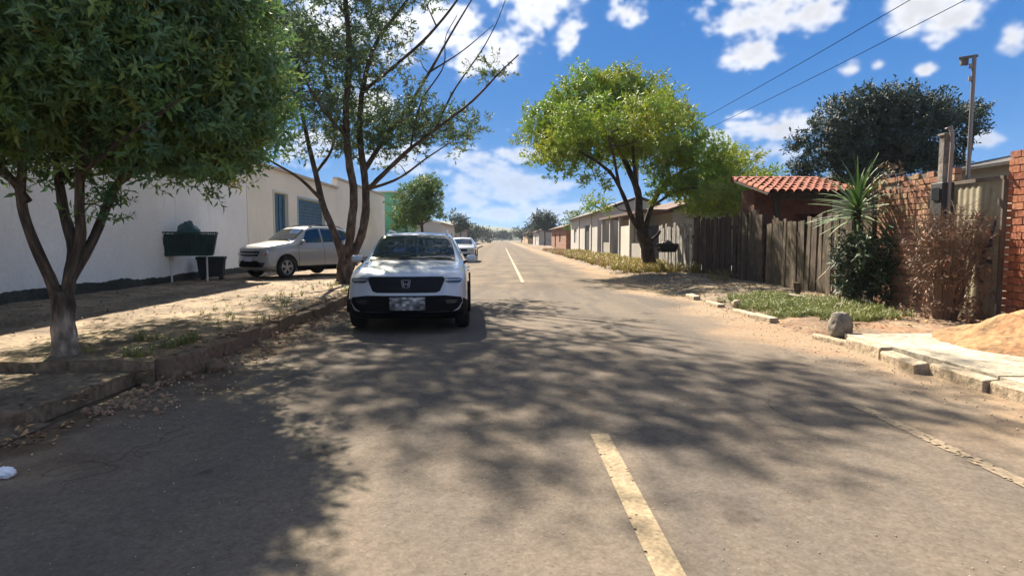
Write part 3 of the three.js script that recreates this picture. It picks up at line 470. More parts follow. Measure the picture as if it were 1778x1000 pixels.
{ // bright green tree on the right
  const limbs = [
    [[[6.41, 0.02, -27], [6.3, 0.66, -27], [6.17, 1.28, -27], [5.99, 1.77, -27]], 0.3, 0.25],
    [[[6.12, 1.42, -27], [5.88, 2.38, -27], [5.84, 3.36, -27.1], [5.54, 4.22, -27.3], [4.97, 5.48, -27.6], [4, 7, -27.9]], 0.21, 0.05],
    [[[6.1, 1.5, -27], [5.49, 2.37, -26.8], [5.16, 3.07, -26.5], [4.46, 4.09, -26], [2.97, 4.93, -25.4], [1.8, 5.31, -25]], 0.12, 0.03],
    [[[5.84, 3.23, -27.1], [5.51, 4.86, -26.6], [5.4, 6.3, -26.2], [5.5, 7.6, -26]], 0.1, 0.03],
    [[[6.08, 1.7, -27], [6.7, 3.25, -27.4], [7.82, 4.29, -27.9], [9.23, 4.85, -28.4], [10.66, 5.16, -28.8]], 0.13, 0.03],
    [[[6.41, 2.75, -27.2], [7.41, 3.43, -26.4], [8.35, 3.48, -25.6]], 0.07, 0.02],
    [[[6.2, 1.2, -27], [6.6, 1.5, -26.9], [6.75, 1.75, -26.8]], 0.1, 0.05], [[[4.9, 3.5, -26.3], [4.4, 4.5, -24.8], [3.9, 5.1, -23], [4.3, 5.2, -21]], 0.07, 0.02]];
  const blobs = [[3.9, 6.3, -27, 2.3, 1.8, 2.4], [2.2, 5.55, -26.5, 1.4, 1.15, 1.8], [5.2, 7.2, -27, 1.9, 1.1, 2], [6.1, 5.8, -27, 1.9, 1.5, 2.2], [8.05, 4.4, -27, 1.7, 1.4, 2.0], [9.7, 3.9, -27.4, 1.5, 1.3, 1.7], [4.2, 7.9, -27, 1.4, 0.6, 1.4, 0.7], [7.6, 3.0, -26.4, 1.2, 0.8, 1.2], [10.5, 5.2, -28, 0.8, 0.7, 0.9, 0.7], [1.95, 4.45, -26, 1.1, 0.45, 1.2, 0.8], [3.4, 4.0, -26.5, 0.8, 0.5, 1, 0.6], [9.0, 3.0, -27, 1.7, 0.6, 1.4], [9.3, 3.05, -24.9, 1.3, 0.6, 0.9], [8.2, 2.95, -24.3, 1.0, 0.6, 0.8], [8.7, 3.0, -23.2, 0.8, 0.55, 0.7], [9.1, 3.3, -22.2, 0.7, 0.5, 0.6, 0.9], [10.2, 3.5, -25.2, 0.9, 0.7, 0.8], [3.3, 5.5, -22.6, 1.3, 0.8, 1.4], [4.5, 5.2, -20.7, 1.1, 0.7, 1.1, 0.9], [2.1, 5.0, -23.2, 0.9, 0.6, 1.0, 0.9], [5.6, 5.4, -22.6, 1.2, 0.8, 1.2, 0.9], [4.4, 2.9, -27.4, 0.9, 0.4, 0.8, 0.45]];  // lobes reaching towards the viewer added to throw shade on the verge
  const cl = clustersIn(blobs, 0.80, 0.52);
  const t = thing('bright_tree', 'bright yellow green spreading tree with leaning dark trunk right of the road', 'tree');
  part('trunk', paintV(wood(limbs, cl, { low: 2.2 }), barkCol(0)), mat([0.075, 0.055, 0.042], { vertexColors: true, map: T.bark, bumpMap: T.barkB, bumpScale: 0.03, roughness: 0.95 }), t);
  const geos = [0, 1, 2].map(() => sprigGeo(0.17, 0.07, 10, 0.28, 1));
  crown('crown', t, cl, geos, leafMat([0.245, 0.335, 0.035], 0.5), (a, b) => [lerp(0.75, 1.3, b) * (1 + 0.2 * a), lerp(0.85, 1.15, b), lerp(0.7, 1.3, 1 - b)], 26, { flat: 0.7 });
}
seed(504);
function simpleTree(name, label, base, h, blobs, sp, r, leaf, c, per, col, group) {
  const cl = clustersIn(blobs, sp, r), t = thing(name, label, 'tree', [0, 0, 0], 0, group), top = blobs[0];
  const fork = [lerp(base[0], top[0], 0.3), base[1] + h, lerp(base[2], top[2], 0.3)], limbs = [[[[base[0], base[1] - 0.1, base[2]], [base[0] + 0.05, base[1] + h * 0.5, base[2]], fork], 0.06 * h, 0.045 * h]];
  for (const b of blobs.slice(0, 6)) limbs.push([[fork, [lerp(fork[0], b[0], 0.5), lerp(fork[1], b[1], 0.35), lerp(fork[2], b[2], 0.5)], [b[0], b[1], b[2]]], 0.03 * h, 0.015]);
  part('trunk', paintV(wood(limbs, cl, { low: base[1] + h * 0.8 }), barkCol(0)), M.bark, t);
  const geos = [0, 1].map(() => sprigGeo(leaf, leaf * 0.42, 9, leaf * 1.6, 1));
  crown('crown', t, cl, geos, c, col, per, { flat: 0.7 });
  return t;
}
const darkLeaf = leafMat([0.038, 0.066, 0.044], 0.28), midLeaf = leafMat([0.13, 0.21, 0.05], 0.45), tintA = (a, b) => [lerp(0.8, 1.25, b) * (1 + 0.15 * a), lerp(0.85, 1.15, b), lerp(0.8, 1.2, 1 - b)];
simpleTree('dark_tree', 'broad dark blue green tree behind the red roofed house', [14.2, 0.1, -24], 2.6, [[14.3, 4.6, -24, 1.8, 1.0, 1.8], [13.4, 6.0, -24, 1.3, 0.9, 1.5], [15, 6.2, -24, 1.3, 0.95, 1.5], [16, 5.6, -24, 0.95, 1.1, 1.3], [12, 4.9, -24, 0.95, 0.75, 1.2], [12.4, 4.1, -24, 1.2, 0.75, 1.2], [15.9, 4.3, -24, 1.2, 0.75, 1.2], [14.5, 5.4, -24, 1.8, 0.8, 1.5]], 0.62, 0.44, 0.15, darkLeaf, 24, tintA);
simpleTree('dark_tree', 'small dark tree beside the thin steel mast right of the broad dark tree', [17.7, 0.1, -24.3], 3.4, [[17.8, 5.9, -24.3, 0.85, 0.75, 0.9], [17.4, 5.2, -24.3, 0.5, 0.5, 0.6], [18.2, 6.2, -24.3, 0.5, 0.4, 0.6]], 0.6, 0.4, 0.15, darkLeaf, 22, tintA);
simpleTree('roadside_tree', 'round green tree in front of the sea green house left of the road', [-5.6, 0.2, -45], 2.2, [[-5.6, 4.3, -45, 1.5, 1.3, 1.6], [-6.5, 3.5, -45, 1.1, 1.0, 1.2], [-4.9, 3.2, -45, 0.9, 0.9, 1.1], [-5.2, 5.2, -45, 0.9, 0.6, 1], [-6.9, 2.7, -45, 0.9, 0.7, 1]], 0.75, 0.5, 0.2, midLeaf, 22, tintA);
simpleTree('far_tree', 'dark rounded tree standing far down the right side of the road', [8.4, 0.1, -122], 2.6, [[8.4, 4.6, -122, 2.3, 1.5, 2.3], [7.6, 5.2, -122, 1.2, 1, 1.4], [9.4, 3.6, -122, 1.4, 1.2, 1.6]], 1.2, 0.85, 0.4, darkLeaf, 18, tintA, 'far roadside trees');
simpleTree('far_tree', 'low tree between the brick house and pale house on the right', [9.2, 0.1, -73], 1.8, [[9.2, 3.6, -73, 1.6, 1.1, 1.3], [8.4, 2.9, -73, 0.9, 0.8, 1]], 0.9, 0.6, 0.3, midLeaf, 18, tintA, 'far roadside trees');
simpleTree('far_tree', 'dark tree beyond the cream far house on the left', [-7.5, 0.1, -118], 2.4, [[-7.6, 4.0, -118, 1.7, 1.3, 1.8], [-8.4, 4.8, -118, 1.2, 0.9, 1.4]], 1.1, 0.8, 0.36, darkLeaf, 18, tintA, 'far roadside trees');
for (const [x, z, h, w] of [[-9, -175, 5, 3], [9.5, -175, 5.5, 3], [-7, -240, 5, 3.5], [8, -250, 5.5, 4], [-13, -300, 7, 6], [13, -300, 7, 6], [0, -352, 5.5, 7]])
  simpleTree('far_tree', 'hazy tree in the distance ' + (z < -340 ? 'where the road ends' : x < 0 ? ['left of the road past the far houses', 'close to the left road edge far away', 'farthest on the left of the road'][z > -200 ? 0 : z > -260 ? 1 : 2] : ['right of the road past the small white house', 'close to the right road edge far away', 'farthest on the right of the road'][z > -200 ? 0 : z > -260 ? 1 : 2]), [x, 0, z], h * 0.35, [[x, h * 0.65, z, w, h * 0.3, 2.5], [x + w * 0.3, h * 0.5, z, w * 0.7, h * 0.25, 2.5]], 1.9, 1.3, 0.7, darkLeaf, 16, tintA, 'far roadside trees');
// ------------------------------------------------------------------ cars
function carShape(K, L, bendK) {
  // K rows: s, w, yb, ysh, a, yg, b, yt, yc ; monotone cubic between rows
  const n = K.length, slope = (c) => { const d = [], m = []; for (let i = 0; i < n - 1; i++) d.push((K[i + 1][c] - K[i][c]) / (K[i + 1][0] - K[i][0])); for (let i = 0; i < n; i++) m.push(i === 0 ? d[0] : i === n - 1 ? d[n - 2] : d[i - 1] * d[i] <= 0 ? 0 : (2 * d[i - 1] * d[i]) / (d[i - 1] + d[i])); return m; };
  const S = []; for (let c = 1; c < 9; c++) S.push(slope(c));
  const row = (s) => { let i = 0; while (i < n - 2 && s > K[i + 1][0]) i++; const h = K[i + 1][0] - K[i][0], t = clamp((s - K[i][0]) / h, 0, 1), t2 = t * t, t3 = t2 * t, out = [];
    for (let c = 1; c < 9; c++) out.push(K[i][c] * (2 * t3 - 3 * t2 + 1) + S[c - 1][i] * h * (t3 - 2 * t2 + t) + K[i + 1][c] * (-2 * t3 + 3 * t2) + S[c - 1][i + 1] * h * (t3 - t2)); return out; };
  const bend = (x, y) => bendK[0] * Math.pow(Math.abs(x) / 0.88, 2.3) + bendK[1] * Math.max(0, y - 0.55);
  const sect = (s, v) => {
    const [w, yb, ysh, a, yg, b, yt, yc] = row(s), q = [[0, yb], [w * 0.86, yb], [w * 0.975, yb + 0.1], [w, (yb + ysh) / 2], [w * 0.985, ysh], [a, yg], [b, yt], [b * 0.6, yt + (yc - yt) * 0.72], [0, yc]];
    const i = Math.min(7, Math.floor(v)), t = v - i, g = (k) => q[clamp(k, 0, 8)], p0 = i === 0 ? [-q[1][0], q[1][1]] : g(i - 1), p3 = i === 7 ? [-q[7][0], q[7][1]] : g(i + 2), p1 = g(i), p2 = g(i + 1), T = 0.33;
    const f = (c) => { const m1 = (p2[c] - p0[c]) * T, m2 = (p3[c] - p1[c]) * T, t2 = t * t, t3 = t2 * t; return p1[c] * (2 * t3 - 3 * t2 + 1) + m1 * (t3 - 2 * t2 + t) + p2[c] * (-2 * t3 + 3 * t2) + m2 * (t3 - t2); };
    return [f(0), f(1)];
  };
  const at = (s, v, side = 1) => { const [x, y] = sect(s, v), f = 1 - sstep(0, 1.0, s), r = sstep(L - 0.8, L, s); return V(side * x, y, L / 2 - s - bend(x, y) * f + r * (0.10 * (x / 0.88) ** 2 + 0.05 * Math.max(0, y - 0.6))); };
  const nrm = (s, v, side) => { const e = 0.01, a = at(Math.max(0, s - e), v, side), b = at(Math.min(L, s + e), v, side), c = at(s, Math.max(0, v - 0.05), side), d = at(s, Math.min(8, v + 0.05), side); return b.sub(a).cross(d.sub(c)).multiplyScalar(side).normalize(); };
  const frontZ = (x, y) => L / 2 - bend(x, y);
  return { at, nrm, frontZ, L };
}
const gridGeo = (nu, nv, f) => { const P = [], I = []; for (let j = 0; j <= nv; j++) for (let i = 0; i <= nu; i++) { const p = f(i / nu, j / nv); P.push(p.x, p.y, p.z); } for (let j = 0; j < nv; j++) for (let i = 0; i < nu; i++) { const a = j * (nu + 1) + i, b = a + nu + 1; I.push(a, b, a + 1, b, b + 1, a + 1); } const g = new THREE.BufferGeometry(); g.setAttribute('position', new THREE.Float32BufferAttribute(P, 3)); g.setIndex(I); g.computeVertexNormals(); g.setAttribute('uv', new THREE.Float32BufferAttribute(new Float32Array((P.length / 3) * 2), 2)); return g; };
function bodyGeo(C, axles, R) {
  const ss = []; for (let s = 0; s < 0.5; s += 0.035) ss.push(s); for (let s = 0.5; s < C.L - 0.3; s += 0.075) ss.push(s); for (let s = C.L - 0.3; s < C.L - 0.01; s += 0.05) ss.push(s); ss.push(C.L);
  const nv = 40, ringN = nv * 2, P = [], I = [];
  const ring = (s, k = 1, yc = 0.62) => { for (let j = 0; j < ringN; j++) { const side = j < nv ? 1 : -1, v = j < nv ? (j / nv) * 8 : 8 - ((j - nv) / nv) * 8, p = C.at(s, v, side); if (k < 1) { const x = p.x * k, y = yc + (p.y - yc) * k; const z = s === 0 ? C.frontZ(x, y) : p.z + (1 - k) * -0.02; P.push(x, y, z); } else P.push(p.x, p.y, p.z); } };
  for (const k of [0.02, 0.2, 0.4, 0.6, 0.8, 0.93]) ring(0, k);
  for (const s of ss) ring(s);
  for (const k of [0.93, 0.8, 0.6, 0.4, 0.2, 0.02]) ring(C.L, k);
  const rows = P.length / 3 / ringN;
  for (let i = 0; i < rows - 1; i++) for (let j = 0; j < ringN; j++) { const a = i * ringN + j, b = i * ringN + ((j + 1) % ringN), c = a + ringN, d = b + ringN; I.push(a, b, c, b, d, c); }
  for (let j = 1; j < ringN - 1; j++) { I.push(0, j + 1, j); const o = (rows - 1) * ringN; I.push(o, o + j, o + j + 1); }
  let g = new THREE.BufferGeometry(); g.setAttribute('position', new THREE.Float32BufferAttribute(P, 3)); g.setIndex(I); g.computeVertexNormals();
  const mid = Math.floor(rows / 2) * ringN + 20, n = g.attributes.normal, pm = g.attributes.position; if (n.getX(mid) * pm.getX(mid) + n.getY(mid) * (pm.getY(mid) - 0.7) < 0) { const id = g.index.array; for (let i = 0; i < id.length; i += 3) { const t = id[i]; id[i] = id[i + 1]; id[i + 1] = t; } g.computeVertexNormals(); }
  const ev = new Evaluator(); ev.attributes = ['position', 'normal']; ev.useGroups = false;
  let b = new Brush(g);
  for (const z of axles) for (const s of [-1, 1]) { const c = new Brush(new THREE.CylinderGeometry(R, R, 0.42, 32).rotateZ(Math.PI / 2).translate(s * 0.83, 0.345, z)); c.updateMatrixWorld(); b.updateMatrixWorld(); b = ev.evaluate(b, c, SUBTRACTION); }
  const q = b.geometry; q.setAttribute('uv', new THREE.Float32BufferAttribute(new Float32Array(q.attributes.position.count * 2), 2)); return q;
}
const CM = {
  tyre: mat([0.012, 0.012, 0.012], { roughness: 0.85 }), rim: mat([0.42, 0.43, 0.44], { metalness: 0.75, roughness: 0.35 }), rimDark: mat([0.05, 0.05, 0.055], { metalness: 0.5, roughness: 0.4 }), trim: new THREE.MeshPhysicalMaterial({ color: lin(0.005, 0.005, 0.006), roughness: 0.7, specularIntensity: 0.3 }), grille: new THREE.MeshPhysicalMaterial({ color: lin(0.003, 0.004, 0.009), roughness: 0.4, specularIntensity: 0.45 }),
  glass: new THREE.MeshPhysicalMaterial({ color: lin(0.006, 0.011, 0.012), roughness: 0.06, clearcoat: 1, clearcoatRoughness: 0.02 }), lens: new THREE.MeshPhysicalMaterial({ color: lin(0.45, 0.47, 0.5), roughness: 0.12, metalness: 0.35, clearcoat: 1 }), lensDark: new THREE.MeshPhysicalMaterial({ color: lin(0.03, 0.033, 0.04), roughness: 0.1, clearcoat: 1 }),
  chrome: mat([0.6, 0.6, 0.62], { metalness: 0.9, roughness: 0.2 }), amber: mat([0.5, 0.12, 0.02], { roughness: 0.3 }), plate: mat([0.55, 0.55, 0.56], { roughness: 0.5 }), dash: mat([0.02, 0.022, 0.025]),
};
const paintMat = (c) => new THREE.MeshPhysicalMaterial({ color: lin(...c), roughness: 0.32, metalness: 0.15, clearcoat: 1, clearcoatRoughness: 0.05 });
const wheelTyre = new THREE.LatheGeometry([[0.215, -0.10], [0.29, -0.112], [0.328, -0.09], [0.342, -0.05], [0.342, 0.05], [0.328, 0.09], [0.29, 0.112], [0.215, 0.10]].map((p) => new THREE.Vector2(...p)), 32).rotateZ(-Math.PI / 2);
const wheelRim = (() => { const a = [new THREE.CylinderGeometry(0.222, 0.222, 0.16, 28, 1, true).rotateZ(Math.PI / 2), new THREE.CylinderGeometry(0.05, 0.06, 0.05, 14).rotateZ(-Math.PI / 2).translate(0.085, 0, 0), new THREE.TorusGeometry(0.212, 0.014, 6, 28).rotateY(Math.PI / 2).translate(0.095, 0, 0)]; for (let i = 0; i < 5; i++) for (const s of [-1, 1]) a.push(new RoundedBoxGeometry(0.035, 0.19, 0.035, 1, 0.008).translate(0, 0.125, 0).rotateX((i / 5) * Math.PI * 2 + s * 0.16).translate(0.082, 0, 0)); return merge(a); })();
const wheelBack = new THREE.CylinderGeometry(0.215, 0.215, 0.03, 24).rotateZ(Math.PI / 2);
function makeCar(o) {
  const C = carShape(o.K, o.L, o.bend), t = thing('parked_car', o.label, 'car', o.pos, o.turn), L = o.L;
  const za = L / 2 - o.axle[0], zb = L / 2 - o.axle[1];
  const body = part('body', bodyGeo(C, [za, zb], 0.385), o.paint, t);
  const patch = (c, side, off, nu = 10, nv = 8) => { const f = (u, v) => { const s = lerp(lerp(c[0][0], c[3][0], u), lerp(c[1][0], c[2][0], u), v), w = lerp(lerp(c[0][1], c[3][1], u), lerp(c[1][1], c[2][1], u), v); return C.at(s, w, side).addScaledVector(C.nrm(s, w, side), off); }; return gridGeo(nu, nv, f); };
  const wsh = (s0, s1, v0, off, nu = 16) => gridGeo(nu, 12, (u, v) => { const s = lerp(s0, s1, v), k = u * 2 - 1, w = 8 - Math.abs(k) * (8 - v0); const p = C.at(s, w, k < 0 ? -1 : 1).addScaledVector(C.nrm(s, w, k < 0 ? -1 : 1), off); return p; });
  const ws = part('windscreen', wsh(o.ws[0], o.ws[1], 6.12, 0.006), CM.glass, t);
  for (const x of [-0.45, 0.12]) { const p = C.at(o.ws[0] + 0.05, 7.2, 1); part('wiper', tube([[x, p.y + 0.02, p.z + 0.03], [x + 0.25, p.y + 0.05, p.z - 0.02], [x + 0.5, p.y + 0.07, p.z - 0.06]], 0.008, 0.006, 6, 5), CM.trim, ws); }
  part('rear_window', wsh(o.rw[0], o.rw[1], 6.2, 0.006), CM.glass, t);
  part('cowl', wsh(o.ws[0] - 0.11, o.ws[0] - 0.01, 6.2, 0.004), CM.trim, t);
  for (const sd of [1, -1]) {
    for (const w of o.windows) part('side_window', patch(w, sd, 0.006), CM.glass, t);
    for (const s of o.gaps) part('door_gap', patch([[s, 2.3], [s, 5.0], [s + 0.012, 5.0], [s + 0.012, 2.3]], sd, 0.002, 1, 16), CM.trim, t);
    if (o.corner) part('bumper_corner', patch([[0.0, 0.0], [0.0, 3.35], [0.46, 2.75], [0.46, 0.0]], sd, 0.006, 12, 14), CM.trim, t);
    for (const s of o.handles) { const p = C.at(s, 4.15, sd); part('door_handle', new RoundedBoxGeometry(0.03, 0.03, 0.17, 2, 0.012).translate(p.x + sd * 0.015, p.y, p.z), o.paint, t); }
    part('sill', patch([[o.axle[0] + 0.42, 1.2], [o.axle[0] + 0.42, 2.35], [o.axle[1] - 0.42, 2.35], [o.axle[1] - 0.42, 1.2]], sd, 0.012, 14, 4), CM.trim, t);
    for (const z of [za, zb]) {
      const arch = []; for (let i = 0; i <= 18; i++) { const an = lerp(-0.12, Math.PI + 0.12, i / 18); arch.push(V(0, 0.345 + Math.sin(an) * 0.40, z + Math.cos(an) * 0.40)); }
      const wOut = Math.max(C.at(L / 2 - z, 3, 1).x, 0.85) + 0.004; arch.forEach((p) => { p.x = sd * wOut; }); part('arch_trim', tube(arch, 0.022, 0.022, 30, 6), CM.trim, t);
      const w = new THREE.Group(); w.name = 'wheel'; w.position.set(sd * (wOut - 0.105), 0.343, z); if (sd < 0) w.rotation.y = Math.PI; t.add(w); part('tyre', wheelTyre, CM.tyre, w); part('rim', wheelRim, o.rim ?? CM.rim, w); part('brake_disc', wheelBack, CM.rimDark, w);
    }
    const mp = C.at(o.ws[0] + 0.3, 5.05, sd), mr = part('mirror', new RoundedBoxGeometry(0.17, 0.125, 0.11, 3, 0.045).translate(mp.x + sd * 0.115, mp.y + 0.085, mp.z), o.paint, t);
    part('mirror_arm', tube([[mp.x - sd * 0.02, mp.y + 0.01, mp.z], [mp.x + sd * 0.06, mp.y + 0.05, mp.z]], 0.03, 0.022, 3, 6), CM.trim, mr);
    part('roof_rail', tube([0.02, 0.25, 0.5, 0.75, 0.98].map((u, i) => { const p = C.at(lerp(o.rail[0], o.rail[1], u), 6.35, sd); p.y += i % 4 ? 0.045 : 0.0; return p; }), 0.016, 0.016, 20, 6), o.railMat, t);
  }
  // front pieces: rows [y, xl, xr] laid on the curved nose
  const nose = (rows, off, nx = 18) => { const ny = rows.length - 1, F = (u, v) => { const i = Math.min(ny - 1, Math.floor(v * ny)), k = v * ny - i, y = lerp(rows[i][0], rows[i + 1][0], k), x = lerp(lerp(rows[i][1], rows[i + 1][1], k), lerp(rows[i][2], rows[i + 1][2], k), u); return V(x, y, C.frontZ(x, y) + off); };
    const back = (u, v) => { const p = F(u, v); p.z -= off + 0.03; return p; }; const N = ny * 3;
    const lipH = (v) => gridGeo(nx, 1, (u, k) => (k ? back(u, v) : F(u, v))), lipV = (u) => gridGeo(1, N, (k, v) => (k ? back(u, v) : F(u, v)));
    return merge([gridGeo(nx, N, F), lipH(0), lipH(1), lipV(0), lipV(1)]); };
  o.front(t, nose, C);
  if (o.size) t.scale.set(...o.size);
  return t;
}
const suvK = [
  [0, 0.80, 0.35, 0.66, 0.76, 0.79, 0.62, 0.885, 0.90], [0.10, 0.85, 0.25, 0.70, 0.81, 0.85, 0.66, 0.945, 0.965], [0.35, 0.88, 0.21, 0.74, 0.835, 0.915, 0.69, 0.995, 1.02], [1.0, 0.893, 0.20, 0.80, 0.84, 0.985, 0.71, 1.065, 1.095], [1.2, 0.895, 0.20, 0.82, 0.835, 1.01, 0.70, 1.10, 1.135], [1.6, 0.895, 0.20, 0.84, 0.82, 1.03, 0.645, 1.33, 1.375], [1.95, 0.895, 0.20, 0.85, 0.81, 1.045, 0.59, 1.495, 1.55], [2.4, 0.895, 0.20, 0.86, 0.805, 1.055, 0.575, 1.535, 1.59], [3.2, 0.895, 0.20, 0.87, 0.80, 1.075, 0.565, 1.52, 1.575], [3.75, 0.89, 0.22, 0.88, 0.79, 1.09, 0.55, 1.44, 1.49], [4.1, 0.875, 0.26, 0.86, 0.77, 1.05, 0.57, 1.15, 1.19], [4.33, 0.82, 0.36, 0.72, 0.74, 0.91, 0.6, 0.97, 0.99]];
const emblem = (() => { const b = (x, y, w, h, r = 0) => new RoundedBoxGeometry(w, h, 0.014, 1, 0.004).rotateZ(r).translate(x, y, 0); return [b(-0.034, 0, 0.016, 0.085, 0.16), b(0.034, 0, 0.016, 0.085, -0.16), b(0, -0.002, 0.062, 0.015), b(0, 0.058, 0.125, 0.01), b(0, -0.056, 0.085, 0.01), b(-0.056, 0.001, 0.01, 0.112, 0.17), b(0.056, 0.001, 0.01, 0.112, -0.17)]; })();
// number plate: mottled pale greys
const plateMat = new THREE.MeshStandardMaterial({ roughness: 0.5, map: tex(64, (u, v) => { const k = 0.52 + 0.75 * (pn(u * 10, v * 5, 10, 71) - 0.5) + (v > 0.8 ? 0.15 : 0); return g1(k); }, true) });
makeCar({
  label: 'white sport utility car facing the camera parked at the left kerb', K: suvK, L: 4.33, bend: [0.20, 0.16], size: [1.03, 0.955, 1], pos: [-1.50, 0.004, -11.4], turn: 0.05, corner: true, paint: paintMat([0.44, 0.475, 0.52]), axle: [0.86, 3.47], ws: [1.2, 1.88], rw: [3.82, 4.06], rail: [2.0, 3.6], railMat: CM.chrome, rim: CM.rimDark,
  windows: [[[1.52, 5.16], [1.86, 5.86], [2.4, 5.88], [2.4, 5.12]], [[2.47, 5.12], [2.47, 5.88], [3.22, 5.86], [3.22, 5.14]], [[3.28, 5.16], [3.28, 5.84], [3.5, 5.82], [3.68, 5.3]]], gaps: [1.36, 2.43, 3.3], handles: [2.22, 3.1],
  front(t, nose, C) {
    const gr = part('grille', nose([[0.64, -0.42, 0.42], [0.665, -0.48, 0.48], [0.82, -0.54, 0.54], [0.872, -0.535, 0.535], [0.885, -0.51, 0.51]], 0.012), CM.grille, t);
    for (let i = 0; i < 6; i++) part('grille_bar', nose([[0.665 + i * 0.034, -0.44 - i * 0.012, 0.44 + i * 0.012], [0.677 + i * 0.034, -0.445 - i * 0.012, 0.445 + i * 0.012]], 0.022), CM.grille, gr);
    part('emblem', merge(emblem.map((g) => g.clone().translate(0, 0.775, C.frontZ(0, 0.775) + 0.03))), mat([0.30, 0.31, 0.34], { metalness: 0.8, roughness: 0.35 }), gr);
    for (const s of [-1, 1]) {
      const lo = (a, b) => (s > 0 ? [a, b] : [-b, -a]);
      const h = part('headlight', nose([[0.785, ...lo(0.60, 0.755)], [0.81, ...lo(0.56, 0.785)], [0.845, ...lo(0.535, 0.79)], [0.862, ...lo(0.54, 0.76)]], 0.012, 8), CM.lensDark, t);
      part('light_strip', nose([[0.825, ...lo(0.555, 0.77)], [0.842, ...lo(0.545, 0.775)]], 0.02, 8), CM.lens, h);
      part('fog_light', nose([[0.47, ...lo(0.57, 0.70)], [0.525, ...lo(0.55, 0.735)]], 0.016, 6), CM.lensDark, t);
    }
    part('lower_bumper', nose([[0.345, -0.66, 0.66], [0.40, -0.74, 0.74], [0.50, -0.80, 0.80], [0.565, -0.78, 0.78], [0.595, -0.56, 0.56]], 0.008), CM.trim, t);
    part('skid_lip', nose([[0.27, -0.55, 0.55], [0.325, -0.60, 0.60]], -0.05), CM.trim, t);
    part('number_plate', new RoundedBoxGeometry(0.5, 0.2, 0.012, 1, 0.004).translate(0.02, 0.475, C.frontZ(0, 0.465) + 0.03), plateMat, t);
  },
});
makeCar({
  label: 'silver sport utility car parked askew on the left pavement behind the tall tree', L: 4.28, bend: [0.22, 0.10], size: [0.96, 0.97, 0.9], pos: [-6.5, LW + 0.01, -20.75], turn: -0.62, paint: paintMat([0.31, 0.31, 0.30]), axle: [0.84, 3.48], ws: [1.16, 1.78], rw: [3.9, 4.1], rail: [1.95, 3.7], railMat: CM.trim, rim: CM.rim,
  K: suvK.map((r) => [r[0] * 4.28 / 4.33, r[1], r[2] + 0.02, r[3] * 1.02, r[4], r[5] * 1.02, r[6] * 1.03, r[7] * 1.045, r[8] * 1.045]),
  windows: [[[1.48, 5.16], [1.80, 5.86], [2.36, 5.88], [2.36, 5.12]], [[2.43, 5.12], [2.43, 5.88], [3.16, 5.86], [3.16, 5.14]], [[3.22, 5.16], [3.22, 5.84], [3.6, 5.82], [3.66, 5.3]]], gaps: [1.32, 2.4, 3.24], handles: [2.2, 3.05],
  front(t, nose, C) {
    const gr = part('grille', nose([[0.70, -0.42, 0.42], [0.78, -0.48, 0.48], [0.85, -0.48, 0.48]], 0.012), CM.grille, t);
    part('grille_bar', nose([[0.765, -0.46, 0.46], [0.785, -0.46, 0.46]], 0.026), CM.chrome, gr);
    for (const s of [-1, 1]) { const lo = (a, b) => (s > 0 ? [a, b] : [-b, -a]); const h = part('headlight', nose([[0.70, ...lo(0.53, 0.74)], [0.80, ...lo(0.51, 0.78)], [0.865, ...lo(0.51, 0.74)]], 0.014, 8), CM.lens, t); part('indicator', nose([[0.72, ...lo(0.68, 0.74)], [0.80, ...lo(0.70, 0.765)]], 0.018, 3), CM.amber, h); part('fog_light', nose([[0.43, ...lo(0.52, 0.66)], [0.51, ...lo(0.52, 0.70)]], 0.014, 6), CM.lensDark, t); }
    part('lower_bumper', nose([[0.36, -0.6, 0.6], [0.42, -0.66, 0.66], [0.53, -0.46, 0.46], [0.56, -0.42, 0.42]], 0.008), CM.trim, t);
    part('number_plate', new RoundedBoxGeometry(0.40, 0.13, 0.012, 1, 0.004).translate(0, 0.60, C.frontZ(0, 0.60) + 0.012), CM.plate, t);
  },
});
makeCar({
  label: 'pale grey car parked at the left kerb far behind the white car', L: 4.28, bend: [0.22, 0.10], pos: [-2.45, 0.004, -40], turn: 0.0, paint: paintMat([0.34, 0.36, 0.38]), axle: [0.84, 3.48], ws: [1.16, 1.78], rw: [3.9, 4.1], rail: [1.95, 3.7], railMat: CM.trim,
  K: suvK.map((r) => [r[0] * 4.28 / 4.33, r[1], r[2], r[3], r[4], r[5] * 0.98, r[6], r[7] * 0.95, r[8] * 0.95]),
  windows: [[[1.48, 5.16], [1.80, 5.86], [2.36, 5.88], [2.36, 5.12]], [[2.43, 5.12], [2.43, 5.88], [3.16, 5.86], [3.16, 5.14]]], gaps: [1.32, 2.4, 3.24], handles: [2.2, 3.05],
  front(t, nose, C) {
    part('grille', nose([[0.66, -0.4, 0.4], [0.80, -0.45, 0.45]], 0.012), CM.grille, t);
    for (const s of [-1, 1]) { const lo = (a, b) => (s > 0 ? [a, b] : [-b, -a]); part('headlight', nose([[0.70, ...lo(0.51, 0.74)], [0.83, ...lo(0.50, 0.76)]], 0.014, 8), CM.lens, t); }
    part('lower_bumper', nose([[0.36, -0.6, 0.6], [0.52, -0.6, 0.6]], 0.008), CM.trim, t);
    part('number_plate', new RoundedBoxGeometry(0.40, 0.13, 0.012, 1, 0.004).translate(0, 0.57, C.frontZ(0, 0.57) + 0.012), CM.plate, t);
  },
});
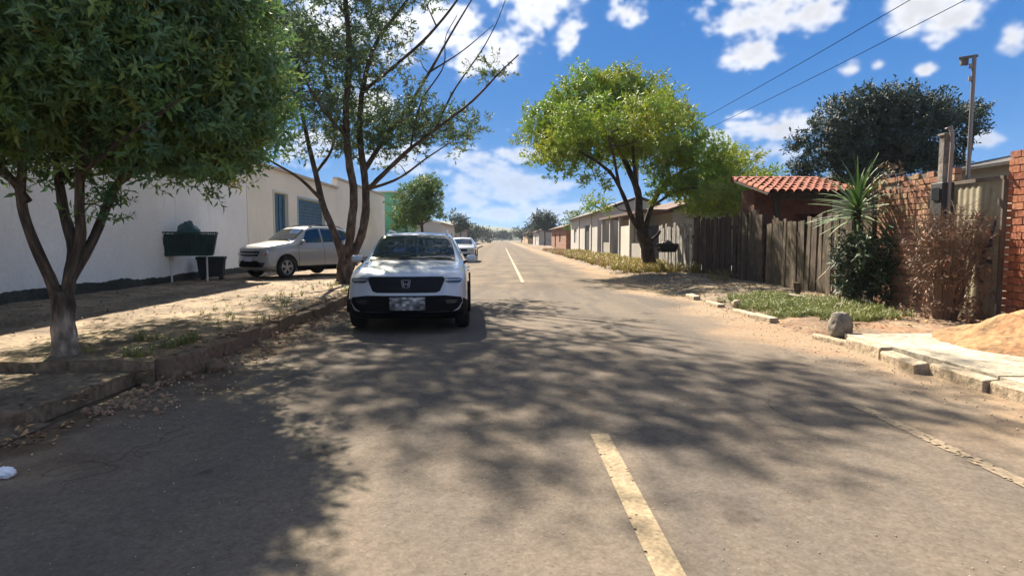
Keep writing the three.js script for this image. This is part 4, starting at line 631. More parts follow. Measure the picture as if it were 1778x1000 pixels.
// ------------------------------------------------------------------ right side
const FX = 7.4;                                                        // the line of fences and walls along the right verge
seed(601);
const woodMats = [[0.10, 0.066, 0.042], [0.075, 0.048, 0.031], [0.13, 0.088, 0.056], [0.19, 0.148, 0.092], [0.15, 0.115, 0.07], [0.23, 0.175, 0.11]].map((c) => mat(c, { map: T.wood, bumpMap: T.wood, bumpScale: 0.008, roughness: 0.95 }));
function board(w, h, th) { const s = new THREE.Shape([[-w / 2, 0], [w / 2, 0], [w / 2 - rr(0, 0.03), h - rr(0, 0.035)], [rr(-0.3, 0.3) * w, h - rr(0, 0.02)], [-w / 2 + rr(0, 0.02), h - rr(0, 0.035)]].map((p) => new THREE.Vector2(...p))); const g = new THREE.ExtrudeGeometry(s, { depth: th, bevelEnabled: false }).rotateY(-Math.PI / 2); return uvm(g, 1, rr(0, 5), rr(0, 5)); }
function boardFence(name, label, z0, z1, mats, hLo, hHi, wLo, wHi, gapP) {
  const f = thing(name, label, 'fence'); const y0 = 0.12;
  for (let z = z0; z > z1;) { const w = rr(wLo, wHi), h = rr(hLo, hHi), b = part('board', board(w, h, 0.025), pick(mats), f); b.position.set(FX + rr(-0.025, 0.02), y0 - 0.06, z - w / 2); b.rotation.set(rr(-0.025, 0.025), rr(-0.05, 0.05), rr(-0.015, 0.02)); z -= w + (rnd() < gapP ? rr(0.02, 0.06) : rr(0.002, 0.012)); }
  for (let z = z0 - 0.15; z > z1; z -= 2.1) part('post', cyl(0.06, 0.05, hLo + 0.05, FX + 0.12, 0.05, z, 10), woodMats[0], f);
  for (const y of [0.55, hLo - 0.3]) part('rail', box(FX + 0.03, FX + 0.075, y, y + 0.09, z1, z0), woodMats[0], f);
  return f;
}
boardFence('board_fence', 'weathered grey wooden board fence behind the grass and the palm', -12.5, -17.6, [woodMats[3], woodMats[4], woodMats[5], woodMats[2]], 1.78, 1.93, 0.2, 0.34, 0.2);
boardFence('board_fence', 'dark brown wooden board fence under the bright green tree', -17.7, -24.1, [woodMats[0], woodMats[1], woodMats[2]], 2.02, 2.2, 0.18, 0.3, 0.25);
boardFence('board_fence', 'whitewashed board fence behind the leaning tree trunk', -24.3, -29.5, [mat([0.52, 0.51, 0.50], { map: T.wood, roughness: 0.9 }), mat([0.42, 0.42, 0.43], { map: T.wood, roughness: 0.9 }), mat([0.6, 0.58, 0.56], { map: T.wood, roughness: 0.9 })], 1.75, 2.05, 0.22, 0.36, 0.15);
// brick walls, brick by brick
const brickMats = [[0.52, 0.175, 0.08], [0.56, 0.21, 0.10], [0.46, 0.145, 0.065], [0.58, 0.25, 0.13], [0.50, 0.19, 0.105]].map((c) => mat(c, { map: T.clay, bumpMap: T.gritB, bumpScale: 0.008 }));
const oldMats = [[0.56, 0.33, 0.18], [0.52, 0.27, 0.165], [0.60, 0.41, 0.25], [0.47, 0.23, 0.14], [0.55, 0.29, 0.19]].map((c) => mat(c, { map: T.clay, bumpMap: T.gritB, bumpScale: 0.01 }));
const brickGeo = [0, 1, 2, 3].map((k) => uvm(new THREE.BoxGeometry(0.12, 0.092, 0.186), 1, k * 0.37, k * 0.21)), halfGeo = uvm(new THREE.BoxGeometry(0.12, 0.092, 0.088));
function brickWall(label, z0, z1, y1, mats, zSolo, rag) {
  const w = thing('brick_wall', label, 'wall'), rows = Math.round((y1 - 0.02) / 0.107), rest = [];
  part('mortar', box(FX + 0.03, FX + 0.15, -0.05, rows * 0.107 - 0.03, z1 + 0.06, z0 - 0.06), M.mortar, w);
  for (let r = 0; r < rows; r++) { let z = z0; if (r % 2) { const b = part('brick', halfGeo, pick(mats), w); b.position.set(FX + 0.06, 0.05 + r * 0.107, z - 0.046); z -= 0.102; }
    while (z > z1 + 0.03) {
      const half = z - 0.19 < z1, last = r >= rows - 2 && rag && rnd() < 0.3; const L = half ? 0.088 : 0.186; if (last) { z -= L + 0.014; continue; }
      const px = FX + 0.06 + rr(-0.006, 0.006), py = 0.05 + r * 0.107 + rr(-0.003, 0.003), pz = z - L / 2, ry = rr(-0.02, 0.02);
      if (pz > zSolo) rest.push((half ? halfGeo : pick(brickGeo)).clone().rotateY(ry).translate(px, py, pz)); else { const b = part('brick', half ? halfGeo : pick(brickGeo), pick(mats), w); b.position.set(px, py, pz); b.rotation.y = ry; }
      z -= L + 0.014;
    } }
  if (rest.length) { const m = part('bricks', merge(rest), mats[0], w); m.userData.kind = 'stuff'; }
  return w;
}
brickWall('old yellowish brick wall between the palm and the grey sheet gate', -10.3, -12.42, 2.62, oldMats, 99, true);
brickWall('orange brick wall at the right edge behind the sand heap', -4.0, -9.2, 2.66, brickMats, -7.9, false);
{ // sheet metal gate, ribbed, with rubbed dark scrawls
  const g = thing('sheet_gate', 'grey ribbed sheet metal gate with dark scrawls between the brick walls', 'gate');
  const P = [], I = [], z0 = -9.24, z1 = -10.27, n = 52; for (let i = 0; i <= n; i++) { const z = lerp(z0, z1, i / n), x = FX - 0.02 + 0.006 * Math.sin(i * 0.96); P.push(x, 0.16, z, x, 2.27, z); if (i < n) { const a = i * 2; I.push(a, a + 1, a + 2, a + 2, a + 1, a + 3); } }
  const q = new THREE.BufferGeometry(); q.setAttribute('position', new THREE.Float32BufferAttribute(P, 3)); q.setIndex(I); q.computeVertexNormals();
  const uv = []; for (let i = 0; i <= n; i++) uv.push(i / n, 0, i / n, 1); q.setAttribute('uv', new THREE.Float32BufferAttribute(uv, 2));
  const cv = document.createElement('canvas'); cv.width = 512; cv.height = 1024; const c = cv.getContext('2d'); c.fillStyle = '#8f8870'; c.fillRect(0, 0, 512, 1024);
  seed(9); for (let i = 0; i < 900; i++) { c.fillStyle = pick(['rgba(120,105,80,0.10)', 'rgba(190,185,165,0.10)', 'rgba(90,75,55,0.08)']); const w = rr(4, 60); c.fillRect(rr(0, 512), rr(0, 1024), w, rr(10, 130)); }
  c.strokeStyle = 'rgba(52,44,56,0.75)'; c.lineCap = 'round'; for (const [x, y] of [[60, 300], [190, 330], [330, 290], [110, 470], [270, 480], [400, 450], [160, 600], [330, 610]]) { c.lineWidth = rr(20, 34); c.beginPath(); c.moveTo(x, y); c.bezierCurveTo(x + rr(-40, 90), y + rr(-40, 60), x + rr(40, 120), y + rr(60, 130), x + rr(-30, 60), y + rr(110, 170)); c.stroke(); }
  const t = new THREE.CanvasTexture(cv); t.colorSpace = THREE.SRGBColorSpace;
  part('sheet', q, new THREE.MeshStandardMaterial({ map: t, roughness: 0.7, metalness: 0.15, side: THREE.DoubleSide }), g);
  const fr = mat([0.19, 0.15, 0.12], { map: T.metal, roughness: 0.7 });
  part('top_rail', box(FX - 0.05, FX + 0.0, 2.275, 2.33, z1 - 0.02, z0 + 0.02), fr, g); part('middle_rail', box(FX + 0.005, FX + 0.045, 1.2, 1.26, z1, z0), fr, g);
  for (const z of [z0 + 0.018, z1 - 0.018]) part('gate_post', box(FX - 0.05, FX + 0.02, 0.05, 2.27, z - 0.017, z + 0.017), fr, g);
  for (const y of [0.5, 1.9]) part('hinge', cyl(0.018, 0.018, 0.1, FX - 0.06, y, z0 - 0.02, 8), M.steel, g);
}
{ // house with the red tiled roof behind the fence; its porch roof slopes towards the viewer
  const h = thing('tiled_house', 'low house with red clay tile roof and dark porch behind the wooden fence', 'house');
  const redWall = mat([0.22, 0.085, 0.06], { map: T.clay });
  part('front_wall', box(8.0, 9.3, 0.02, 2.98, -20.2, -20.0), redWall, h); part('front_wall', box(10.2, 10.5, 0.02, 2.98, -20.2, -20.0), redWall, h); part('lintel', box(9.3, 10.2, 2.2, 2.98, -20.19, -20.01), redWall, h);
  part('side_wall', box(8.0, 8.2, 0.02, 2.98, -21.1, -20.21), redWall, h); part('side_wall', box(10.3, 10.5, 0.02, 2.98, -21.1, -20.21), redWall, h); part('back_wall', box(8.21, 10.29, 0.02, 2.98, -21.1, -20.95), redWall, h);
  for (const x of [8.1, 10.4]) part('porch_post', rbox(0.14, 2.55, 0.14, 0.015, x, 1.27, -18.55), woodMats[1], h);
  part('beam', box(7.9, 10.55, 2.56, 2.68, -18.63, -18.47), woodMats[1], h);
  const deck = part('roof', uvm(new THREE.BoxGeometry(2.9, 0.05, 3.0).rotateX(0.22).translate(9.15, 3.02, -19.75)), woodMats[1], h);
  const tileG = (() => { const g = new THREE.CylinderGeometry(0.10, 0.125, 0.58, 8, 1, true, -Math.PI / 2, Math.PI); g.rotateX(-Math.PI / 2); return uvm(g); })();
  const tm = [[0.42, 0.10, 0.045], [0.46, 0.13, 0.06], [0.35, 0.08, 0.04], [0.38, 0.12, 0.065]].map((c) => mat(c, { map: T.clay, side: THREE.DoubleSide }));
  seed(611); const ca = Math.cos(0.22), sa = Math.sin(0.22);
  for (let r = 0; r < 7; r++) for (let i = 0; i < 12; i++) { const d = 1.32 - r * 0.44, x = 7.82 + i * 0.24 + rr(-0.012, 0.012), b = part('clay_tile', tileG, pick(tm), deck); b.position.set(x, 3.02 - d * sa + 0.045 + rr(-0.006, 0.006), -19.75 + d * ca); b.rotation.set(0.22 - 0.045, rr(-0.03, 0.03), 0); }
  part('ridge', tube([[7.68, 3.36, -21.15], [9, 3.37, -21.15], [10.62, 3.35, -21.15]], 0.11, 0.11, 12, 8), M.tile, h);
}
smallHouse('grey_roof_house', 'house with a grey sheet roof showing above the orange brick wall', 14.5, 24, -22, -13.5, 3.55, 4.5, paleWall, roofGrey, [[-17, -16, 1, 2.1]]);
smallHouse('grey_roof_house', 'house with a dark flat ridge behind the red tile roof', 12.5, 19, -36, -28, 3.5, 4.3, greyWall, mat([0.10, 0.105, 0.11], { map: T.grit }), []);
{ // service mast and meter post in front of the old brick wall
  const p = thing('meter_post', 'concrete electricity post with dark meter box before the old brick wall', 'post', [7.12, 0, -10.15]);
  part('post', rbox(0.13, 3.0, 0.13, 0.015, 0, 1.55, 0), M.concretePost, p);
  const b = part('meter_box', rbox(0.2, 0.74, 0.29, 0.02, -0.03, 1.93, 0.02), mat([0.032, 0.031, 0.033], { roughness: 0.7, map: T.metal }), p); part('meter_window', rbox(0.012, 0.2, 0.18, 0.005, -0.145, 2.12, 0.03), CM.glass, b);
  part('conduit', tube([[-0.02, 1.0, 0.16], [-0.02, 2.2, 0.16], [-0.02, 3.1, 0.15], [-0.06, 3.2, 0.14], [-0.1, 3.12, 0.14]], 0.03, 0.03, 18, 8), M.steel, p);
  part('cap', rbox(0.17, 0.04, 0.17, 0.01, 0, 3.06, 0), M.concretePost, p);
  const m = thing('steel_mast', 'thin tall steel mast with small bracket rising above the brick wall', 'mast', [7.62, 0, -10.3]);
  part('pole', cyl(0.035, 0.03, 4.35, 0, 0, 0, 10), M.steel, m); part('bracket', merge([rbox(0.05, 0.04, 0.26, 0.01, 0, 4.33, -0.08).rotateY(0.9), rbox(0.12, 0.14, 0.05, 0.01, -0.09, 4.28, -0.1)]), mat([0.12, 0.12, 0.125], { metalness: 0.3, roughness: 0.6 }), m);
  for (const y of [4.14, 3.94]) part('insulator', cyl(0.03, 0.025, 0.07, -0.05, y, 0, 8), mat([0.25, 0.2, 0.18], { roughness: 0.3 }), m);
}
{ // power lines along the right side
  const poleAt = (z, label) => { const p = thing('utility_pole', label, 'utility pole', [9.4, 0, z]); part('shaft', cyl(0.16, 0.1, 7.4, 0, 0, 0, 12), M.concretePost, p); part('crossarm', rbox(1.3, 0.1, 0.09, 0.01, 0, 6.95, 0), woodMats[1], p); for (const x of [-0.55, 0.55]) part('insulator', cyl(0.045, 0.035, 0.12, x, 7.0, 0, 8), CM.trim, p); };
  poleAt(-44, 'concrete power pole standing behind the crown of the bright green tree'); poleAt(16, 'concrete power pole behind the viewer on the right');
  const wire = (dx, y, sag, label) => { const pts = []; for (let i = 0; i <= 14; i++) { const t = i / 14; pts.push([9.4 + dx, y - sag * 4 * t * (1 - t), lerp(16, -44, t)]); } const w = new THREE.Mesh(tube(pts, 0.009, 0.009, 60, 5), M.wire); w.name = numbered('power_line'); tag(w, label, 'wire', 'power lines over the right side'); scene.add(w); };
  wire(-0.55, 7.1, 0.55, 'upper thin power line crossing the sky on the right'); wire(0.55, 7.1, 0.6, 'lower thin power line crossing the sky on the right');
}
seed(620);
{ // spiky palm
  const p = thing('spiky_palm', 'spiky palm like yucca with upright green blades before the fence end', 'plant', [6.98, 0.18, -12.35]);
  part('trunk', tube([[0, -0.1, 0], [0.04, 0.7, 0.02], [-0.02, 1.35, 0.04], [0.0, 1.95, 0]], 0.095, 0.065, 18, 10, 0.25), mat([0.10, 0.075, 0.05], { map: T.bark, bumpMap: T.barkB, bumpScale: 0.03 }), p);
  const blade = (L, W, droop) => gridGeo(2, 8, (u, v) => V((u - 0.5) * W * (v < 0.15 ? 0.6 + v * 2.6 : 1 - (v - 0.15) / 0.85 * 0.97), v * L * Math.cos(droop * v * 0.7) , (u === 0.5 ? -0.008 : 0) + Math.sin(droop * v * 0.9) * v * L * 0.75));
  const bg = [[0.98, 0.065, 0.35], [0.86, 0.07, 0.6], [1.02, 0.06, 0.2], [0.8, 0.065, 0.9]].map((a) => blade(...a)), gm = [leafMat([0.085, 0.17, 0.035], 0.3), leafMat([0.12, 0.21, 0.05], 0.3), leafMat([0.06, 0.125, 0.035], 0.3)], dm = [leafMat([0.20, 0.13, 0.06], 0.15), leafMat([0.13, 0.085, 0.045], 0.15), leafMat([0.26, 0.19, 0.10], 0.15)];
  for (let i = 0; i < 84; i++) { const t = i / 84, b = part('frond', pick(bg), pick(gm), p); b.position.set(0, 1.95 - t * 0.35, 0); b.rotation.set(lerp(0.05, 1.75, Math.pow(t, 0.8)) + rr(-0.15, 0.15), 0, 0); b.rotation.order = 'YXZ'; b.rotation.y = i * 2.399; }
  for (let i = 0; i < 46; i++) { const b = part('dry_frond', pick(bg), pick(dm), p); b.position.set(0, 1.7 - rr(0, 0.9), 0); b.rotation.order = 'YXZ'; b.rotation.set(rr(2.2, 2.9), i * 2.399, rr(-0.2, 0.2)); }
}
function bushTwigs(n, h, spread, r) { const g = []; for (let i = 0; i < n; i++) { const a = rr(0, 6.28), k = Math.sqrt(rnd()) * spread, x = Math.cos(a) * k, z = Math.sin(a) * k, hh = h * rr(0.55, 1.05), b0 = [Math.cos(a) * 0.12, 0, Math.sin(a) * 0.12], m = [x * 0.55 + rr(-0.06, 0.06), hh * 0.55, z * 0.55], e = [x, hh, z]; g.push(tube([b0, m, e], r * rr(0.6, 1), 0.003, 6, 4)); for (let q = 0; q < 6; q++) { const t = rr(0.3, 0.95), s = V(...m).lerp(V(...e), t), d = V(rr(-1, 1), rr(-0.2, 1), rr(-1, 1)).multiplyScalar(rr(0.12, 0.38)); g.push(tube([s, s.clone().addScaledVector(d, 0.5).add(V(0, 0.03, 0)), s.clone().add(d)], 0.005, 0.002, 3, 3)); } } return merge(g); }
{ // dry bush in front of the meter post
  const b = thing('dry_bush', 'large dry brown twiggy bush in front of the meter post and brick wall', 'bush', [6.86, 0.08, -9.6]);
  part('branches', bushTwigs(150, 1.75, 0.5, 0.012), mat([0.17, 0.115, 0.075]), b);
  const cl = []; for (let i = 0; i < 60; i++) { const a = rr(0, 6.28), k = Math.sqrt(rnd()) * 0.45, y = rr(0.1, 1.6); cl.push({ p: V(Math.cos(a) * k, y, Math.sin(a) * k), r: 0.2 }); }
  crown('dry_leaves', b, cl, [sprigGeo(0.07, 0.025, 6, 0.1, 1)], leafMat([0.20, 0.13, 0.08], 0.2), (a, c) => [lerp(0.6, 1.5, c), lerp(0.6, 1.3, c), lerp(0.7, 1.2, c)], 10);
  const s = thing('leafy_shrub', 'dark green leafy shrub at the foot of the spiky palm', 'shrub', [7.0, 0.1, -12.0]);
  part('branches', bushTwigs(24, 1.25, 0.42, 0.012), M.twig, s);
  const c2 = []; for (let i = 0; i < 46; i++) { const a = rr(0, 6.28), k = Math.sqrt(rnd()) * 0.45; c2.push({ p: V(Math.cos(a) * k, rr(0.15, 1.3), Math.sin(a) * k), r: 0.18 }); }
  crown('foliage', s, c2, [sprigGeo(0.16, 0.05, 7, 0.12, 1)], leafMat([0.035, 0.062, 0.026], 0.25), tintA, 8);
  const v = thing('dry_vine', 'straggling dry creeper hanging over the old brick wall', 'vine', [7.36, 0, -11.6]);
  for (let i = 0; i < 6; i++) { const z = rr(-0.7, 0.0), L = rr(0.5, 1.7); part('stem', tube([[0.08, 2.62, z], [-0.06, 2.6, z + rr(-0.05, 0.05)], [-0.07 - rr(0, 0.1), 2.6 - L * 0.5, z + rr(-0.2, 0.2)], [-0.06 - rr(0, 0.05), 2.6 - L, z + rr(-0.3, 0.3)]], 0.008, 0.003, 10, 4), M.twig, v); }
  const c3 = []; for (let i = 0; i < 9; i++) c3.push({ p: V(-0.1 - rr(0, 0.1), rr(1.9, 2.7), rr(-0.8, 0.4)), r: 0.16 }); crown('dry_leaves', v, c3, [sprigGeo(0.09, 0.035, 6, 0.1, 1)], leafMat([0.13, 0.085, 0.045], 0.2), tintA, 6);
}
// ------------------------------------------------------------------ small things
seed(701);
function raisedBasket(name, label, pos, turn, w, d, h, y, legs, m, legM) {
  const b = thing(name, label, 'litter basket', pos, turn);
  const flare = 0.16; const bars = (x0, z0, x1, z1, n) => { for (let i = 0; i <= n; i++) { const t = i / n, x = lerp(x0, x1, t), z = lerp(z0, z1, t), k = 1 - flare; part('slat', tube([[x * k, y, z * k], [x, y + h, z]], 0.016, 0.016, 1, 5), m, b); } };
  bars(-w / 2, -d / 2, w / 2, -d / 2, 14); bars(-w / 2, d / 2, w / 2, d / 2, 14); bars(-w / 2, -d / 2, -w / 2, d / 2, 6); bars(w / 2, -d / 2, w / 2, d / 2, 6);
  for (const [yy, k] of [[y + 0.01, 1 - flare], [y + h * 0.5, 1 - flare / 2], [y + h, 1]]) part('rim', merge([box(-w / 2 * k - 0.02, w / 2 * k + 0.02, yy - 0.02, yy + 0.02, -d / 2 * k - 0.022, -d / 2 * k + 0.022), box(-w / 2 * k - 0.02, w / 2 * k + 0.02, yy - 0.02, yy + 0.02, d / 2 * k - 0.022, d / 2 * k + 0.022), box(-w / 2 * k - 0.021, -w / 2 * k + 0.021, yy - 0.02, yy + 0.02, -d / 2 * k + 0.023, d / 2 * k - 0.023), box(w / 2 * k - 0.021, w / 2 * k + 0.021, yy - 0.02, yy + 0.02, -d / 2 * k + 0.023, d / 2 * k - 0.023)]), m, b);
  part('liner', (() => { const k = 1 - flare, g = new THREE.BoxGeometry(w - 0.06, h, d - 0.06), p = g.attributes.position; for (let i = 0; i < p.count; i++) if (p.getY(i) < 0) { p.setX(i, p.getX(i) * k); p.setZ(i, p.getZ(i) * k); } g.translate(0, y + h * 0.42, 0); g.scale(1, 1, 1); g.computeVertexNormals(); return uvm(g); })(), m, b);
  part('floor', box(-w / 2 * (1 - flare), w / 2 * (1 - flare), y - 0.045, y - 0.02, -d / 2 * (1 - flare), d / 2 * (1 - flare)), m, b);
  for (const [x, z] of legs) part('leg', cyl(0.024, 0.024, y - 0.045, x, 0, z, 8), legM, b);
  return b;
}
function bag(name, label, pos, rx, ry, rz, m, group) { const g = new THREE.SphereGeometry(1, 28, 20), p = g.attributes.position; const s = rr(0, 50); for (let i = 0; i < p.count; i++) { const v = V(p.getX(i), p.getY(i), p.getZ(i)), k = 1 + 0.22 * fbm3(v.x * 1.8 + s, v.y * 1.8, v.z * 1.8, 4) + 0.05 * n3(v.x * 7, v.y * 7 + s, v.z * 7); const y = Math.max(v.y * k, -0.72); const neck = v.y > 0.9 ? 1 + (v.y - 0.9) * 1.2 : 1; p.setXYZ(i, v.x * k * rx, y * neck * ry, v.z * k * rz); } g.computeVertexNormals(); const o = new THREE.Mesh(g, m); o.name = numbered(name); o.position.set(...pos); tag(o, label, 'bag', group); scene.add(o); return o; }
raisedBasket('litter_basket', 'dark green raised slatted litter basket in front of the white wall', [-8.75, LW, -17.9], 0.35, 1.45, 0.62, 0.60, 0.78, [[-0.45, 0], [0.45, 0]], M.darkGreen, mat([0.6, 0.6, 0.58], { roughness: 0.7 }));
const bagGreen = mat([0.012, 0.06, 0.06], { roughness: 0.35 }), bagBlack = mat([0.012, 0.014, 0.018], { roughness: 0.32 });
bag('rubbish_bag', 'teal rubbish bag heaped in the middle of the litter basket', [-8.75, LW + 1.26, -17.9], 0.34, 0.38, 0.24, bagGreen);
bag('rubbish_bag', 'black rubbish bag in the left end of the litter basket', [-9.08, LW + 1.02, -17.8], 0.22, 0.27, 0.22, bagBlack);
bag('rubbish_bag', 'black rubbish bag in the right end of the litter basket', [-8.36, LW + 1.02, -18.02], 0.22, 0.28, 0.22, bagBlack);
{
  const b = thing('waste_bin', 'dark green box bin with lid standing beside the silver car front', 'bin', [-8.62, LW, -18.98], 0.25);
  part('tub', (() => { const g = new THREE.BoxGeometry(0.72, 0.5, 0.5, 1, 1, 1), p = g.attributes.position; for (let i = 0; i < p.count; i++) if (p.getY(i) < 0) { p.setX(i, p.getX(i) * 0.86); p.setZ(i, p.getZ(i) * 0.86); } g.translate(0, 0.34, 0); g.computeVertexNormals(); return uvm(g); })(), mat([0.012, 0.016, 0.018], { roughness: 0.6 }), b);
  part('lid', rbox(0.78, 0.09, 0.56, 0.03, 0, 0.64, 0), M.darkGreen, b); part('handle', tube([[-0.2, 0.6, 0.3], [0, 0.58, 0.33], [0.2, 0.6, 0.3]], 0.015, 0.015, 8, 6), M.black, b);
  for (const x of [-0.25, 0.25]) for (const z of [-0.15, 0.15]) part('foot', cyl(0.04, 0.035, 0.1, x, 0, z, 10), M.black, b);
}
raisedBasket('litter_basket', 'dark litter basket on a single post beside the leaning tree trunk', [6.95, 0.12, -26.4], 0.1, 0.75, 0.5, 0.3, 0.78, [[0.05, 0]], M.black, M.black);
bag('rubbish_bag', 'black rubbish bag in the litter basket by the leaning tree', [6.95, 1.1, -26.4], 0.3, 0.22, 0.2, bagBlack);
{ // sand heap against the brick wall
  const n = 90, g = sheet(4.9, 7.39, -9.3, -4.4, 60, n, (x, z) => { const dx = (x - 7.25) / 2.0, dz = (z + 7.35) / 1.75, r = Math.hypot(dx, dz); return -0.06 + 0.78 * Math.max(0, 1 - r) ** 1.15 * (1 + 0.45 * fbm3(x * 1.3, 0, z * 1.3, 4)) + (r < 1 ? 0.16 + 0.02 * fbm3(x * 6, 1, z * 6, 3) : -0.02) * sstep(1.05, 0.9, r); }, (x, y, z) => mix3(mix3([0.60, 0.345, 0.17], [0.49, 0.265, 0.125], noise2(x, z, 1.4, 4)), [0.20, 0.15, 0.07], sstep(0.66, 0.8, noise2(x, z, 3, 8)) * 0.6));
  const o = new THREE.Mesh(g, M.dirt); o.name = 'sand_heap'; tag(o, 'heap of orange sand piled against the brick wall at the right', 'sand heap'); scene.add(o);
}
function lump(name, label, category, pos, r, m, group, flat = 0.85) { const g = new THREE.IcosahedronGeometry(1, 4), p = g.attributes.position, s = rr(0, 90); for (let i = 0; i < p.count; i++) { const v = V(p.getX(i), p.getY(i), p.getZ(i)); const k = 1 + 0.3 * fbm3(v.x * 1.1 + s, v.y * 1.1, v.z * 1.1, 3); const q = v.clone().multiplyScalar(k); const ax = Math.max(Math.abs(q.x), Math.abs(q.z)) > 0.78 ? 0.78 / Math.max(Math.abs(q.x), Math.abs(q.z)) : 1; p.setXYZ(i, q.x * lerp(1, ax, 0.6) * r, q.y * r * flat, q.z * lerp(1, ax, 0.6) * r); } const q = mergeVertices((() => { g.deleteAttribute('normal'); g.deleteAttribute('uv'); return g; })()); q.computeVertexNormals(); const o = new THREE.Mesh(uvm(q), m); o.name = numbered(name); o.position.set(...pos); tag(o, label, category, group); scene.add(o); return o; }
lump('concrete_lump', 'grey concrete lump standing at the driveway corner', 'rock', [4.66, 0.20, -8.55], 0.165, mat([0.29, 0.27, 0.225], { map: T.grit, bumpMap: T.gritB, bumpScale: 0.02 }), undefined, 1.2);
lump('stone', 'pale stone lying at the grass edge beside the plank', 'rock', [6.15, 0.17, -11.4], 0.08, kerbPale);
lump('stone', 'small stone on the dirt verge before the dark fence', 'rock', [4.75, 0.1, -12.6], 0.10, kerbPale);
lump('stone', 'brown stone at the left kerb near the pavement corner', 'rock', [-3.05, 0.05, -6.7], 0.10, M.kerb);
{ const b = thing('tree_stump', 'short weathered stump on top of the grass patch', 'stump', [6.55, 0.1, -13.9]); part('bole', tube([[0, -0.1, 0], [0.02, 0.16, 0], [0.0, 0.34, 0.01]], 0.11, 0.07, 8, 10, 0.3), mat([0.17, 0.135, 0.10], { map: T.bark, bumpMap: T.barkB, bumpScale: 0.03 }), b); part('cut_face', new THREE.CircleGeometry(0.072, 12).rotateX(-Math.PI / 2).translate(0, 0.338, 0.01), mat([0.27, 0.21, 0.14], { map: T.wood }), b); }
{ const o = new THREE.Mesh(rbox(0.13, 0.035, 2.0, 0.006), mat([0.42, 0.37, 0.30], { map: T.wood })); o.name = 'plank'; o.position.set(6.35, 0.2, -12.35); o.rotation.set(0.03, 0.28, 0.1); tag(o, 'pale plank lying along the back of the grass patch', 'plank'); scene.add(o); }
bag('plastic_bag', 'crumpled white plastic bag in the road gutter at bottom left', [-2.92, 0.028, -3.68], 0.055, 0.035, 0.045, mat([0.8, 0.82, 0.86], { roughness: 0.5 }));
// grass, weeds, fallen leaves, pebbles: uncountable ground cover
function tuftGeo(n, h, w) { const P = []; for (let i = 0; i < n; i++) { const a = rr(0, 6.28), l = rr(0.3, 1.0), bx = rr(-0.03, 0.03), bz = rr(-0.03, 0.03), hh = h * rr(0.5, 1.1), dx = Math.cos(a), dz = Math.sin(a), sx = -dz * w, sz = dx * w, mx = bx + dx * l * hh * 0.25, mz = bz + dz * l * hh * 0.25, ex = bx + dx * l * hh * 0.8, ez = bz + dz * l * hh * 0.8; P.push(bx - sx, 0, bz - sz, bx + sx, 0, bz + sz, mx, hh * 0.6, mz, ex, hh * (1 - l * 0.35), ez, mx - sx, hh * 0.6, mz - sz, mx + sx, hh * 0.6, mz + sz); } const g = new THREE.BufferGeometry(); g.setAttribute('position', new THREE.Float32BufferAttribute(P, 3)); g.computeVertexNormals(); return g; }
function scatter(name, label, category, geo, m, n, place, tint, scale = [0.7, 1.3], tilt = 0.2) {
  const im = new THREE.InstancedMesh(geo, m, n), d = new THREE.Object3D(); let k = 0, guard = 0;
  while (k < n && guard++ < n * 12) { const p = place(); if (!p) continue; d.position.set(...p); d.rotation.set(rr(-tilt, tilt), rr(0, 6.28), rr(-tilt, tilt)); d.scale.setScalar(rr(...scale)); d.updateMatrix(); im.setMatrixAt(k, d.matrix); im.setColorAt(k, lin(...tint(rnd()))); k++; }
  im.count = k; im.name = numbered(name); im.userData.kind = 'stuff'; tag(im, label, category); scene.add(im); return im;
}
const grassM = leafMat([0.17, 0.22, 0.06], 0.35), dryM = leafMat([0.30, 0.22, 0.09], 0.25);
const gt = (b) => [lerp(0.8, 1.5, b), lerp(0.85, 1.2, b), lerp(0.8, 1.1, b)];
scatter('grass_patch', 'patch of short green grass on the right verge behind the kerb', 'grass', tuftGeo(9, 0.12, 0.006), grassM, 2600, () => { const x = rr(4.7, 6.9), z = rr(-14.4, -9.6), dx = (x - 5.75) / 1.1, dz = (z + 12) / 2.4; if (dx * dx + dz * dz + 0.9 * fbm3(x * 1.3, 5, z * 1.3, 3) > 1 || x - 4.6 < (-z - 14.6) * 0.1) return null; return [x, vergeH(x, z) - 0.01, z]; }, gt, [0.4, 1.6], 0.35);
scatter('dry_weeds', 'yellow green and dry weeds along the fence foot and under the bright tree', 'weeds', tuftGeo(9, 0.34, 0.009), grassM, 3000, () => { const z = rr(-60, -19), x = 7.2 - Math.pow(rnd(), 1.6) * 2.4; if (fbm3(x * 0.6, 8, z * 0.35, 3) < -0.05 || (z > -24 && x < 6.5)) return null; return [x, vergeH(x, z) - 0.02, z]; }, (b) => (b < 0.5 ? [1.4, 1.05, 0.8] : [2.2, 1.25, 0.9]), [0.6, 1.5]);
scatter('dry_grass', 'orange dry grass on the far right road edge', 'weeds', tuftGeo(8, 0.3, 0.01), dryM, 1600, () => { const z = rr(-75, -32), x = rr(4.9, 6.6); if (fbm3(x * 0.5, 9, z * 0.3, 3) < 0) return null; return [x, vergeH(x, z) - 0.02, z]; }, (b) => [lerp(0.8, 1.3, b), lerp(0.7, 1.1, b), lerp(0.6, 1, b)]);
scatter('pavement_weeds', 'small weeds on the left pavement beside the near tree and kerb', 'weeds', tuftGeo(8, 0.13, 0.006), grassM, 170, () => { const near = rnd() < 0.5; const x = near ? rr(-4.4, -3.6) : rr(-5, -3.5), z = near ? rr(-7.6, -6.4) : rr(-19, -8); if (fbm3(x * 1.2, 4, z * 0.8, 3) < 0.08) return null; return [x, LW + 0.0, z]; }, gt);
const deadLeaf = leafGeo(0.06, 0.026, -0.012); deadLeaf.computeVertexNormals();
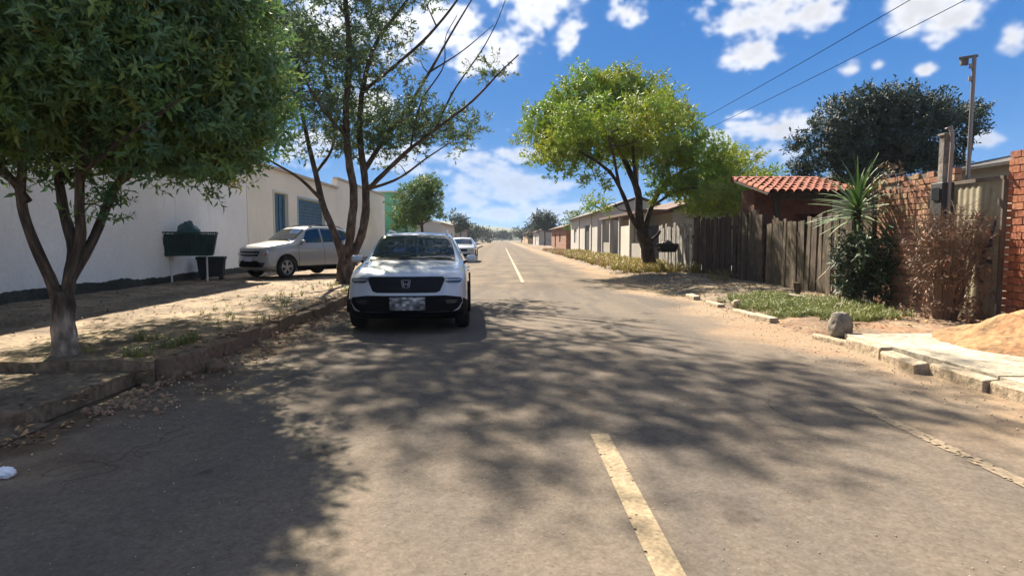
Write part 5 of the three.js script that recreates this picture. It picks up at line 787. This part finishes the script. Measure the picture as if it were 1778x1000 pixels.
const deadM = new THREE.MeshStandardMaterial({ color: lin(0.25, 0.155, 0.08), roughness: 0.9, side: THREE.DoubleSide });
const dl = (b) => (b < 0.3 ? [0.5, 0.45, 0.45] : b < 0.7 ? [1, 0.95, 0.9] : [1.8, 1.7, 1.3]);
scatter('fallen_leaves', 'dead leaves strewn over the left pavement and gutter', 'leaf litter', deadLeaf, deadM, 2600, () => { const k = rnd(); const x = k < 0.45 ? -3.1 - Math.abs(rr(-0.3, 0.35)) - rr(0, 0.2) : rr(-8.8, -3.5), z = -Math.pow(rnd(), 1.5) * 18 - 3.2; if (fbm3(x * 1.5, 2, z * 1.5, 3) < -0.12) return null; const y = x > -3.3 ? 0.012 : z < -6.3 ? LW + 0.02 : z < -4.8 ? 0.105 : 0.03; if (x < -3.25 && x > -3.5 && z < -6.3) return [x, LW + 0.025, z]; return [x, y, z]; }, dl, [0.6, 1.3], 0.45);
scatter('fallen_leaves', 'dead leaves and litter on the right verge below the trees', 'leaf litter', deadLeaf, deadM, 2600, () => { const z = rr(-26, -9), x = rr(4.3, 7.2); if (fbm3(x, 6, z, 3) < -0.05) return null; return [x, vergeH(x, z) + 0.012, z]; }, dl, [0.7, 1.5], 0.45);
const peb = new THREE.IcosahedronGeometry(0.02, 1); peb.scale(1, 0.6, 0.8);
scatter('pebbles', 'loose pebbles and grit along the road edges and driveway', 'pebbles', peb, mat([0.44, 0.35, 0.24]), 1900, () => { const left = rnd() < 0.5; if (left) { const z = rr(-16, -2.4); return [rr(-3.3, -2.4) - (z > -4.6 ? rr(0, 2) : 0), 0.008, z]; } const z = rr(-18, -2.5), x = 4.15 + (rnd() + rnd() - 1) * 0.7; return [x, x > 4.3 ? Math.max(0, vergeH(x, z)) + 0.01 : 0.008, z]; }, (b) => [lerp(0.6, 1.5, b), lerp(0.6, 1.45, b), lerp(0.6, 1.4, b)], [0.12, 0.55], 0.5);
const clod = new THREE.IcosahedronGeometry(0.03, 2); { const p = clod.attributes.position; for (let i = 0; i < p.count; i++) { const k = 1 + 0.35 * n3(p.getX(i) * 40, p.getY(i) * 40, p.getZ(i) * 40); p.setXYZ(i, p.getX(i) * k, p.getY(i) * k * 0.7, p.getZ(i) * k); } clod.computeVertexNormals(); }
scatter('soil_clods', 'crumbled brown soil clods along the foot of the left kerb', 'soil', clod, mat([0.24, 0.165, 0.11]), 520, () => { const z = -Math.pow(rnd(), 1.3) * 13 - 4.9; const x = -3.28 + Math.pow(rnd(), 1.8) * 0.55; if (fbm3(x * 2, 3, z * 1.2, 3) < -0.1) return null; return [x, 0.006 + Math.max(0, -3.05 - x) * 0.3 * rnd(), z]; }, (b) => [lerp(0.6, 1.5, b), lerp(0.6, 1.4, b), lerp(0.6, 1.3, b)], [0.2, 1.0], 0.6);
scatter('road_grit', 'light grit scattered over the asphalt', 'pebbles', peb, mat([0.42, 0.36, 0.28]), 900, () => [rr(-2.6, 4), 0.004, -Math.pow(rnd(), 1.6) * 12 - 2.2], (b) => [lerp(0.5, 1.4, b), lerp(0.5, 1.4, b), lerp(0.5, 1.4, b)], [0.06, 0.24], 0.5);
shade(scene);
renderer.render(scene, camera);
